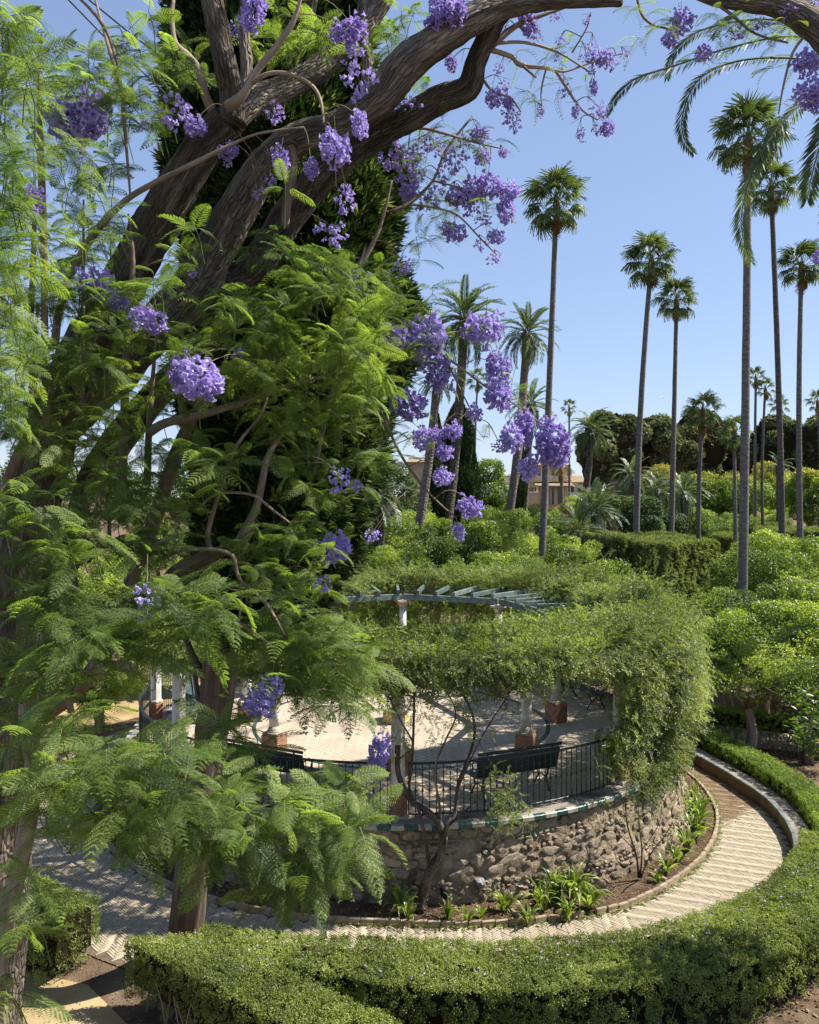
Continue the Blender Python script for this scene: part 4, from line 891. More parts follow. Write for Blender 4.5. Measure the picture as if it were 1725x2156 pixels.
# ------------------------------------------------------------------ strap leaved clumps in the bed
def strap(seed, L, w=.042):
    r_ = random.Random(seed); m = MB(); n = 8; dr = r_.uniform(.5, 1.1); V = []; 
    for i in range(n+1):
        s = i/n; x = L*(s*.62+.1*s*s); z = L*(1.25*s-dr*s**2.3); ww = w*(1-.9*s**3)*(.6+.8*math.sin(PI*min(1, s+.15)))
        V += [(x, ww/2, z+.004), (x, 0, z-.004), (x, -ww/2, z+.004)]
    m.add(V, [[3*i+k, 3*i+k+3, 3*i+k+4, 3*i+k+1] for i in range(n) for k in range(2)]); return mesh('leaf', m.V, m.F, M['agap'], True, tone=[r_.random()]*len(m.V))
ST = [strap(s, .42+.05*(s % 3)) for s in range(7)]
ag = [(845, 1905, 13.6, 1.0, 17, 'at the foot of the vine trunk, left side'), (862, 1918, 13.4, .7, 11, 'small and thin, touching the kerb left of the vine trunk'), (945, 1918, 13.5, .75, 12, 'yellowing, just right of the vine trunk'), (985, 1925, 13.45, .7, 12, 'low and sparse below the grey boulder'), (1060, 1902, 13.55, .85, 15, 'pale, in front of the brick corner of the bed'),
 (1112, 1925, 13.4, .75, 13, 'small, right after the brick corner'), (1140, 1900, 13.55, 1.0, 20, 'dense, in the middle of the large group'), (1172, 1875, 13.7, 1.1, 24, 'tall, behind the large group against the wall'), (1208, 1880, 13.75, 1.25, 30, 'tallest and fullest with upright leaves'), (1240, 1895, 13.7, 1.0, 22, 'arching over the kerb at the right of the large group'), (1195, 1915, 13.5, .8, 16, 'spilling over the kerb under the tallest one'), (1012, 1915, 13.6, .55, 9, 'tiny, between boulder and kerb'),
 (1402, 1820, 15.0, .8, 13, 'at the start of the right hand row'), (1425, 1800, 15.3, .9, 14, 'second in the right hand row'), (1448, 1775, 15.7, 1.0, 18, 'bright, halfway along the right hand row'), (1465, 1745, 16.2, 1.05, 20, 'dense, next to the kerb of the right hand row'), (1470, 1715, 16.7, 1.05, 20, 'tall, in the upper right hand row'), (1452, 1700, 17.0, 1.0, 18, 'behind the tall one, close to the rubble wall'), (1478, 1690, 17.2, 1.0, 18, 'leaning over the path at the wet patch'), (1460, 1668, 17.8, .9, 15, 'last of the right hand row, in part shade'), (1385, 1840, 14.8, .6, 10, 'small, beside the bare shrub')]
for (px, py, d, s, nl, lab) in ag:
    p = G(px, py+18, .05); t = thing('strap_leaf_plant', 'strap leaved green plant '+lab, 'plant', p, 0, 'strap leaved plants in the bed'); q = p
    for i in range(int(nl*1.4)):
        az = i*2.4+random.uniform(-.3, .3); k = 1.18*s*random.uniform(.65, 1.1); obj('leaf', random.choice(ST), t, (.03*math.cos(az), .03*math.sin(az), 0), (random.uniform(-.3, .3), random.uniform(-.55, .12)-.25*(i % 2), az), (k, k*1.1, k))
# small lamp heads and bollard
def lathe_thing(name, label, cat, loc, prof, mat, rot=None):
    t = thing(name, label, cat, loc); MB().lathe(prof[0], 14).obj('post', M[mat], t, smooth=True); MB().lathe(prof[1], 14).obj('head', M[mat], t, smooth=True); return t
lathe_thing('garden_light', 'small black garden light hidden in the bed right of the vine trunk', 'lamp', G(937, 1905, .05), ([(.03, 0), (.03, .1)], [(.05, .101), (.075, .14), (.08, .26), (.06, .3), (.01, .31)]), 'black')
lathe_thing('bollard_light', 'dark bollard light beside the vine mound and the far box hedge', 'lamp', G(1436, 1565), ([(.09, 0), (.08, .05), (.08, .62)], [(.10, .621), (.11, .7), (.11, .78), (.06, .84), (.01, .85)]), 'black')

# ------------------------------------------------------------------ the big cypress
cb = G(386, 1996); cy = thing('cypress_tree', 'big dark cypress with a fibrous reddish trunk standing between the box hedges', 'tree', cb, 0)
pts = spline([tuple(cb-Vector((0, 0, .1))), tuple(P(410, 1800, 11.8)), tuple(P(440, 1600, 11.85)), tuple(P(470, 1350, 11.9)), tuple(P(495, 1150, 12)), tuple(P(535, 800, 12.1)), tuple(P(570, 400, 12.2)), tuple(P(585, 0, 12.3)), tuple(P(590, -300, 12.3))], 4)
nn = len(pts); rad = [float(np.interp(i/(nn-1), [0, .05, .14, .4, .6, 1], [.31, .25, .235, .23, .16, .04])) for i in range(nn)]
MB().tube([Vector(p) for p in pts], rad, 20, wob=.22).obj('trunk', M['cybark'], cy, smooth=True, world=True)
for k, (a_, z0_) in enumerate(((2.0, 3.0), (2.6, 4.2), (.3, 5.2), (1.2, 6.0), (5.8, 5.0))):
    i = min(range(nn), key=lambda q: abs(pts[q][2]-z0_)); p = Vector(pts[i]); e = p+Vector((math.cos(a_)*.9, math.sin(a_)*.5, 1.5)); MB().tube([p, p.lerp(e, .5)+Vector((0, 0, -.1)), e], [.07, .05, .02], 8).obj('limb', M['cybark'], cy, smooth=True, world=True)
zs = [4.9, 6.0, 7.2, 9, 11, 13, 15, 17.5]; cx_ = [-2.3, -1.95, -1.85, -1.85, -1.8, -1.95, -1.95, -1.9]; rx_ = [.5, 1.0, 1.35, 1.5, 1.55, 1.5, 1.3, .2]
n = 15000; zz = 4.9+(17.4-4.9)*rng.random(n); th = rng.uniform(0, 2*PI, n); rr = np.interp(zz, zs, rx_); 
fl = np.array([noise.noise(Vector((math.cos(a_)*1.6, math.sin(a_)*1.6, z_*.45))) + .5*noise.noise(Vector((math.cos(a_)*4, math.sin(a_)*4, z_*.9))) for a_, z_ in zip(th, zz)])
low = (zz < 6.6) & (np.cos(th) < .2) & (fl < .15)
rr = rr*(1+.38*fl)*(1-.25*rng.random(n)**2); Pt = np.stack([np.interp(zz, zs, cx_)+rr*np.cos(th), 12.1+rr*np.sin(th)*.9, zz], axis=1)
out = np.stack([np.cos(th), np.sin(th), np.zeros(n)], axis=1); k_ = ~low
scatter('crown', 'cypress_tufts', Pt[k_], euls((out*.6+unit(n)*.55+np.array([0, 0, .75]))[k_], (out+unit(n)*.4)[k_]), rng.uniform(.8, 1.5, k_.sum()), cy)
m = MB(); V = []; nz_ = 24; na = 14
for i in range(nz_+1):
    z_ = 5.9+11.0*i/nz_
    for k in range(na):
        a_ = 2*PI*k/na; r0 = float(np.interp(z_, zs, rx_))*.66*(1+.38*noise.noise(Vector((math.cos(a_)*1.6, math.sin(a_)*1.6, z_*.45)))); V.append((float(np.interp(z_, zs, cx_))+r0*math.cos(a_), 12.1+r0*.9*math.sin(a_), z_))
m.add(V, [[i*na+k, i*na+(k+1) % na, (i+1)*na+(k+1) % na, (i+1)*na+k] for i in range(nz_) for k in range(na)]+[list(range(na))[::-1], [nz_*na+k for k in range(na)]]); m.obj('shade_core', M['hcore'], cy, world=True)  # solid body coloured as inner shade, keeps sky from showing through
# ------------------------------------------------------------------ jacaranda
def traced(parent, name, pts, mat, n=10, k=5, wob=.12, rpx=True):
    """pts: (px, py, distance, radius in photo pixels); turned into world points with real radii"""
    q = [(*P(x, y, d), r/F*d) for x, y, d, r in pts]; s = spline(q, k)
    return MB().tube([Vector(a[:3]) for a in s], [max(.0015, float(a[3])) for a in s], n, wob=wob).obj(name, M[mat], parent, smooth=True, world=True)
jb = P(-60, 2280, 9.6); jb.z = 0
jt = thing('jacaranda_tree', 'old jacaranda with furrowed leaning limbs, ferny leaves and violet flower clusters', 'tree', jb, 0)
q0 = [(*Vector((jb.x, jb.y, -.1)), .5)]+[(*P(x, y, d), r/F*d) for x, y, d, r in [(-30, 1950, 9.5, 80), (5, 1600, 9.4, 68), (35, 1300, 9.3, 58), (70, 1050, 9.2, 56), (120, 880, 9.1, 52), (195, 710, 9.0, 48), (285, 555, 8.8, 45), (365, 410, 8.6, 42), (430, 305, 8.5, 37), (478, 255, 8.4, 33)]]
s = spline(q0, 7); MB().tube([Vector(a[:3]) for a in s], [float(a[3]) for a in s], 24, wob=.16).obj('trunk', M['bark'], jt, smooth=True, world=True)
LIMB = [
 [(110, 920, 9.1, 40), (230, 800, 9.2, 44), (330, 690, 9.2, 44), (420, 590, 9.2, 46), (500, 440, 9.1, 40), (575, 330, 9.0, 36), (650, 285, 8.9, 34), (725, 262, 8.9, 34), (800, 205, 8.8, 36), (850, 142, 8.8, 38), (962, 60, 8.8, 34), (1062, 14, 8.9, 26), (1162, -2, 9.0, 20), (1240, 2, 9.1, 13), (1308, 6, 9.2, 9)],
 [(380, 660, 9.4, 40), (460, 610, 9.5, 38), (540, 560, 9.5, 36), (625, 430, 9.5, 35), (700, 350, 9.4, 34), (800, 280, 9.4, 30), (860, 250, 9.3, 27), (920, 212, 9.3, 30), (985, 185, 9.2, 26), (1005, 125, 9.1, 22), (1040, 50, 9.0, 21), (1075, 5, 9.0, 18)],
 [(478, 262, 8.5, 34), (525, 215, 8.8, 30), (600, 185, 9.0, 27), (675, 140, 9.2, 27), (725, 90, 9.3, 26), (780, 35, 9.4, 24), (830, -40, 9.4, 20)],
 [(490, 262, 8.4, 28), (487, 200, 8.4, 25), (478, 150, 8.3, 25), (462, 70, 8.3, 24), (442, -10, 8.2, 22), (430, -80, 8.2, 20)],
 [(505, 235, 8.6, 14), (520, 150, 8.7, 13), (515, 70, 8.8, 12), (520, -30, 8.9, 11)], [(600, 185, 9.1, 12), (640, 100, 9.2, 11), (660, 0, 9.3, 10), (670, -60, 9.3, 9)],
 [(770, 230, 9.0, 16), (775, 130, 9.2, 14), (760, 60, 9.3, 12), (770, -40, 9.3, 11)], [(470, 560, 9.6, 26), (500, 640, 9.7, 24), (440, 720, 9.7, 26), (330, 830, 9.6, 30), (215, 980, 9.5, 34), (160, 1150, 9.4, 34)]]
for l in LIMB: traced(jt, 'limb', l, 'bark', 16, 6, .16)
BR = [
 [(335, 1262, 8.0, 17), (365, 1210, 8, 16), (425, 1175, 8, 14), (490, 1152, 8.1, 12), (520, 1125, 8.1, 10), (548, 1102, 8.1, 6)], [(492, 1152, 8.1, 6), (530, 1090, 8.1, 9), (545, 1050, 8.1, 8), (563, 965, 8.2, 7), (590, 920, 8.3, 5), (612, 885, 8.4, 3.5)],
 [(312, 912, 8.3, 10), (350, 890, 8.3, 9), (425, 873, 8.3, 8), (500, 850, 8.4, 8), (560, 828, 8.5, 7), (620, 808, 8.6, 5), (700, 785, 8.8, 3), (800, 740, 9, 2)],
 [(445, 1160, 7.9, 6), (437, 1130, 7.9, 6), (447, 1085, 7.9, 5), (470, 1010, 7.9, 5), (500, 935, 8, 4), (552, 868, 8.1, 3), (575, 780, 8.2, 2)],
 [(115, 730, 8.2, 9), (125, 650, 8.1, 8), (150, 575, 8, 8), (200, 490, 7.9, 8), (255, 430, 7.9, 7), (310, 393, 7.9, 6), (425, 335, 7.9, 5), (525, 287, 8, 3), (580, 275, 8, 2.5), (640, 268, 8, 2)],
 [(98, 900, 7.6, 10), (94, 690, 7.6, 8), (92, 500, 7.5, 8), (85, 300, 7.4, 7), (82, 130, 7.3, 5)], [(60, 720, 7.8, 7), (68, 600, 7.8, 6), (72, 470, 7.8, 5), (70, 380, 7.7, 3)], [(173, 900, 8.2, 5), (175, 620, 8.2, 4), (176, 420, 8.1, 3)],
 [(262, 1100, 8.4, 9), (258, 1000, 8.4, 10), (263, 850, 8.3, 9), (268, 700, 8.2, 8), (280, 560, 8.2, 6), (270, 450, 8.1, 4)], [(310, 1020, 8.5, 8), (315, 880, 8.5, 7), (330, 700, 8.4, 5)], [(385, 900, 8.6, 8), (382, 800, 8.6, 8), (385, 700, 8.6, 6)],
 [(12, 1040, 8, 15), (45, 950, 8, 15), (100, 858, 8, 13), (125, 800, 8, 7)], [(72, 880, 8, 10), (70, 780, 7.9, 9), (80, 640, 7.9, 6)],
 [(88, 1510, 8.6, 17), (150, 1462, 8.6, 18), (200, 1405, 8.6, 17), (228, 1340, 8.6, 12), (290, 1190, 8.6, 14), (330, 1080, 8.6, 16), (385, 920, 8.7, 14), (430, 840, 8.7, 8)], [(190, 1410, 8.6, 14), (255, 1402, 8.5, 12), (280, 1415, 8.4, 13)], [(150, 1500, 8.5, 7), (140, 1400, 8.5, 8), (165, 1300, 8.5, 8), (150, 1200, 8.4, 9)],
 [(415, 1075, 7.8, 3), (450, 1043, 7.8, 3), (500, 1037, 7.8, 3), (540, 1046, 7.8, 3), (570, 1070, 7.8, 2.6), (612, 1102, 7.8, 2)],
 [(330, 1182, 7.7, 4), (380, 1160, 7.7, 4), (440, 1156, 7.7, 4), (490, 1170, 7.7, 4), (505, 1220, 7.7, 4), (560, 1270, 7.7, 4), (600, 1338, 7.7, 3)], [(345, 1250, 7.8, 4), (420, 1200, 7.8, 4), (480, 1178, 7.8, 3.5), (545, 1200, 7.8, 3), (575, 1245, 7.8, 2.5)],
 [(340, 1225, 7.6, 2.5), (430, 1225, 7.6, 2.5), (510, 1246, 7.6, 2.5), (575, 1243, 7.6, 2)], [(425, 1290, 7.7, 5), (480, 1300, 7.7, 4), (530, 1330, 7.7, 4), (575, 1362, 7.7, 2.5)], [(510, 1230, 7.7, 3), (505, 1290, 7.7, 2.5), (500, 1340, 7.7, 2)],
 [(305, 1162, 7.6, 5), (340, 1140, 7.6, 4), (380, 1130, 7.6, 4.5)], [(385, 1690, 7.2, 3), (430, 1695, 7.2, 4), (455, 1705, 7.2, 2)], [(380, 1678, 7.2, 3), (420, 1670, 7.2, 3), (440, 1678, 7.2, 2)],
 [(1012, 112, 9.1, 8), (1027, 104, 9.1, 6), (1077, 119, 9.2, 5), (1097, 137, 9.2, 4.5), (1162, 146, 9.3, 3.5), (1187, 175, 9.4, 3), (1212, 214, 9.5, 2.5), (1230, 235, 9.5, 2), (1258, 252, 9.6, 1.6)],
 [(1100, 137, 9.2, 3), (1120, 155, 9.2, 2.5), (1130, 163, 9.2, 1.8)], [(1165, 147, 9.3, 2.5), (1190, 150, 9.4, 2.5), (1232, 136, 9.5, 2), (1277, 121, 9.6, 1.6), (1312, 112, 9.7, 1.2)], [(1040, 92, 9.1, 4), (1090, 88, 9.2, 3.5), (1137, 96, 9.3, 3), (1185, 115, 9.4, 2.2), (1240, 150, 9.5, 1.6)],
 [(1035, 98, 9.1, 7), (1085, 55, 9.2, 6), (1142, 32, 9.2, 4), (1212, 8, 9.3, 3)], [(1150, 145, 9.3, 2), (1140, 190, 9.3, 1.8), (1142, 235, 9.3, 1.4)], [(1205, 110, 9.4, 1.8), (1235, 60, 9.4, 1.5), (1245, 25, 9.4, 1.2)], [(1005, 145, 9.2, 3), (1035, 190, 9.3, 2.6), (1075, 206, 9.3, 2), (1097, 235, 9.4, 1.5)],
 [(855, 268, 9.4, 4), (895, 270, 9.5, 4), (937, 281, 9.6, 3), (1002, 300, 9.7, 2.2), (1055, 312, 9.8, 1.5)], [(820, 445, 9.3, 4), (862, 428, 9.4, 4), (912, 380, 9.5, 3), (940, 315, 9.6, 3), (992, 248, 9.7, 2)], [(860, 430, 9.4, 3), (907, 436, 9.5, 2.6), (962, 452, 9.6, 2), (1012, 502, 9.7, 1.6), (1047, 537, 9.8, 1.2)], [(912, 380, 9.5, 2.5), (970, 395, 9.6, 2), (1040, 410, 9.7, 1.5)],
 [(760, 740, 9.0, 4), (820, 745, 9.1, 4), (875, 728, 9.2, 3.5), (935, 750, 9.3, 3), (985, 785, 9.4, 2.5), (1026, 816, 9.4, 2.2), (1085, 852, 9.5, 1.8), (1140, 892, 9.5, 1.5)], [(880, 728, 9.2, 2.6), (930, 705, 9.3, 2.2), (1010, 690, 9.4, 1.6)], [(940, 755, 9.3, 2), (960, 800, 9.3, 1.8), (990, 860, 9.3, 1.5), (1000, 880, 9.3, 1.2)],
 [(800, 860, 9.0, 3), (840, 950, 9.0, 3), (880, 1010, 9.0, 2.5), (915, 1050, 9.0, 2), (960, 1090, 9.0, 1.5)], [(690, 700, 9, 5), (760, 560, 9.1, 5), (800, 480, 9.2, 4), (825, 380, 9.3, 3)], [(660, 1000, 8.8, 5), (690, 860, 8.8, 5), (740, 620, 8.9, 4), (770, 520, 9, 3)],
 [(365, 0, 8.0, 4), (362, 40, 8, 5), (370, 90, 8, 5), (395, 118, 8.1, 9), (420, 150, 8.2, 9), (432, 200, 8.3, 9), (448, 232, 8.4, 10)], [(480, 225, 8.2, 12), (510, 200, 8.1, 9), (540, 150, 8.1, 8), (580, 100, 8.1, 7), (620, 40, 8.1, 6), (640, -30, 8.1, 5)], [(530, 175, 8.1, 5), (565, 155, 8, 5), (610, 155, 8, 4), (655, 178, 8, 4), (675, 210, 8, 3.5), (682, 260, 8, 2.5)], [(610, 310, 8.8, 12), (618, 350, 8.8, 11), (605, 420, 8.8, 10), (600, 480, 8.8, 9)],
 [(190, -40, 7.8, 2), (215, 50, 7.8, 3), (235, 120, 7.8, 4), (255, 190, 7.9, 4), (262, 260, 8, 4), (275, 420, 8.1, 4)], [(255, 180, 7.9, 4), (222, 60, 7.8, 4), (150, -20, 7.8, 3)], [(560, 1640, 7.6, 4), (620, 1700, 7.6, 4), (700, 1720, 7.6, 3), (760, 1760, 7.6, 2)], [(640, 1740, 7.5, 3), (700, 1690, 7.5, 3), (760, 1640, 7.5, 2)]]
BR = [l[:-1]+[(*l[-1][:3], min(l[-1][3], 2))] if l[-1][3] < 7 else l for l in BR]
for l in BR: traced(jt, 'branch', l, 'twig', 8, 4, .10)
# young side stem low at the left
traced(jt, 'side_stem', [(-30, 2250, 7.6, 24), (5, 1960, 7.6, 20), (35, 1850, 7.6, 19), (62, 1720, 7.6, 18), (70, 1600, 7.7, 17), (58, 1480, 7.8, 17), (92, 1367, 7.9, 15), (112, 1300, 8, 14), (160, 1180, 8.1, 11)], 'twig', 12)

# leaf rosettes: (cx, cy, rx, ry, count, near, far)
BL = [(15, 120, 60, 140, 16, 5.6, 6.8), (15, 420, 50, 180, 20, 5.6, 6.8), (10, 740, 45, 120, 11, 5.6, 6.8), (150, 340, 110, 200, 26, 7, 9), (130, 130, 80, 60, 6, 7, 8.5), (240, 200, 110, 110, 12, 7.2, 8.8), (330, 80, 90, 70, 6, 7.5, 8.5),
 (110, 690, 110, 130, 28, 7.2, 8.6), (260, 560, 130, 130, 24, 7.2, 8.6), (430, 540, 170, 90, 28, 7, 8.4), (600, 570, 120, 90, 22, 7.6, 9), (600, 340, 110, 60, 9, 7.4, 8.4), (560, 430, 100, 60, 12, 7.2, 8.2), (690, 650, 150, 120, 34, 7.6, 9.2),
 (420, 700, 230, 130, 46, 7.2, 9), (130, 850, 140, 130, 46, 7, 8.6), (330, 960, 130, 120, 20, 7.2, 8.6), (640, 800, 160, 110, 34, 7.6, 9.6), (780, 600, 70, 60, 9, 9, 10), (765, 760, 70, 120, 20, 8.4, 10), (700, 930, 120, 110, 22, 7.8, 9.6),
 (90, 1130, 120, 150, 34, 6.4, 8), (270, 1100, 100, 90, 18, 7, 8), (130, 1340, 150, 110, 24, 6.2, 7.6), (330, 1290, 110, 90, 16, 6.6, 7.8), (420, 1240, 60, 60, 6, 6.8, 7.8), (640, 1130, 110, 100, 18, 7.6, 9), (610, 1300, 110, 60, 14, 7.8, 9.2), (700, 1380, 110, 60, 20, 7.8, 9.2), (600, 1400, 60, 60, 8, 7.6, 8.6), (740, 1460, 60, 40, 6, 8, 9),
 (120, 1560, 120, 90, 18, 6, 7.4), (270, 1640, 120, 90, 18, 6, 7.2), (130, 1700, 80, 60, 6, 6, 7), (470, 1560, 80, 60, 8, 7.4, 8.2), (570, 1700, 130, 70, 18, 6.6, 8), (450, 1740, 110, 60, 13, 6.4, 7.6), (690, 1760, 80, 60, 12, 6.8, 8), (610, 1830, 90, 50, 9, 6.6, 7.8), (690, 1660, 70, 30, 5, 7, 8), (50, 1900, 50, 70, 5, 5.6, 6.6), (20, 2060, 30, 40, 2, 5.6, 6.2), 
 (590, 50, 110, 50, 10, 8, 9.5), (700, 130, 80, 90, 8, 8.4, 9.6), (830, 60, 70, 50, 6, 8.8, 10), (870, 200, 40, 30, 3, 8.6, 9.4), (420, 130, 50, 60, 4, 8.8, 9.6), (470, 1000, 70, 80, 5, 7.4, 8.2), (520, 1170, 60, 60, 4, 7.4, 8.2)]
LP = []
for l in [[(a, b, c, d) for a, b, c, d in LIMB[k]] for k in range(5)]+[[(a, b, 0, 50) for a, b in ((70, 1050), (120, 880), (195, 710), (285, 555), (365, 410), (430, 305), (478, 255))]]: LP += [(float(v[0]), float(v[1]), float(v[3])) for v in spline(l, 4)]
LP = np.array(LP)
def limb_near(x, y):
    return bool(np.any(np.hypot(LP[:, 0]-x, (LP[:, 1]-y)*1.0) < LP[:, 2]*.9+22))
Fr = []; Fe = []; Fs = []; Fk = []; TW = MB()
def rosette(c, k, s, droop=0.0, small=False, spread=1.0):
    a0 = random.random()*6.28
    for i in range(k):
        az = a0+i*2.39996+random.uniform(-.3, .3); el = random.uniform(-.6, .85)-droop; v = Vector((math.cos(az)*math.cos(el), math.sin(az)*math.cos(el), math.sin(el)))
        Fr.append(tuple(c+Vector((0, 0, -.02*i)))); e = euls(np.array([v]), np.array([(random.gauss(0, .45), random.gauss(0, .45), 1.)]))[0]; Fe.append(e); Fs.append(s*random.uniform(.55, 1.25)); Fk.append(small)
for cx, cy_, rx, ry, n_, d0, d1 in BL:
    for _ in range(int(n_*(1.15 if cy_ > 1200 else (1.35 if cy_ > 950 else 1.35)))):
        a = random.uniform(0, 6.28); f = math.sqrt(random.random()); ux, uy = cx+rx*f*math.cos(a), cy_+ry*f*math.sin(a); dd = random.uniform(d0, d1)
        if random.random() < (.85 if uy < 610 and ux > 260 else .3) and limb_near(ux, uy): continue
        c = P(ux, uy, dd); rosette(c, random.randint(4, 7), 1.1 if cy_ > 1200 else .78); b0 = c+Vector((random.uniform(-.12, .12), random.uniform(.05, .25), -random.uniform(.15, .4))); TW.tube([b0, b0.lerp(c, .5)+Vector((random.uniform(-.03, .03), 0, .02)), c], [.005, .004, .0025], 5, cap=False)
# airy sprays of the flowering branches against the sky
for cx, cy_, rx, ry, n_, d0, d1 in [(950, 270, 80, 50, 10, 9.3, 9.9), (900, 340, 70, 60, 12, 9.2, 9.9), (890, 440, 50, 30, 6, 9.2, 9.8), (1000, 430, 60, 50, 5, 9.5, 9.9), (1150, 110, 60, 30, 3, 9.3, 9.6), (1140, 200, 50, 30, 2, 9.3, 9.5), (870, 660, 60, 70, 12, 8.9, 9.6), (900, 760, 70, 60, 9, 9, 9.6), (1020, 690, 60, 40, 6, 9.2, 9.6), (870, 900, 40, 80, 5, 9, 9.5), (1080, 800, 60, 30, 4, 9.3, 9.6), (1040, 950, 30, 60, 1, 9.4, 9.6), (1210, 160, 40, 30, 2, 9.4, 9.6), (880, 540, 40, 60, 4, 9.3, 9.8)]:
    for _ in range(n_):
        c = P(random.gauss(cx, rx*.5), random.gauss(cy_, ry*.5), random.uniform(d0, d1)); rosette(c, random.randint(3, 5), .68, 0, True); b0 = c+Vector((random.uniform(-.2, .1), random.uniform(-.1, .1), random.uniform(-.1, .25))); TW.tube([b0, c], [.004, .002], 4, cap=False)
Fr = np.array(Fr); Fe = np.array(Fe); Fs = np.array(Fs); Fk = np.array(Fk)
TW.obj('twigs', M['stalk'], jt, world=True, smooth=True, kind='stuff')
px = Fr[:, 0]/Fr[:, 1]*F+862.5; py = HZ-(Fr[:, 2]-CZ)/Fr[:, 1]*F
inv = (px > 0) & (px < 1725) & (py > 0) & (py < 2156) & ~Fk
order = np.argsort(np.where(inv, Fr[:, 1]+rng.random(len(Fr))*1.3, 99))[:292]; sel = np.zeros(len(Fr), bool); sel[order] = True
for i in order:
    o = obj('frond', random.choice(JF), jt, Vector(Fr[i])-jt.location, Fe[i], float(Fs[i]))
w = ~sel & ~Fk; scatter('foliage', 'fronds', Fr[w], Fe[w], Fs[w], jt)
w = ~sel & Fk; scatter('fine_foliage', 'small_fronds', Fr[w], Fe[w], Fs[w], jt)
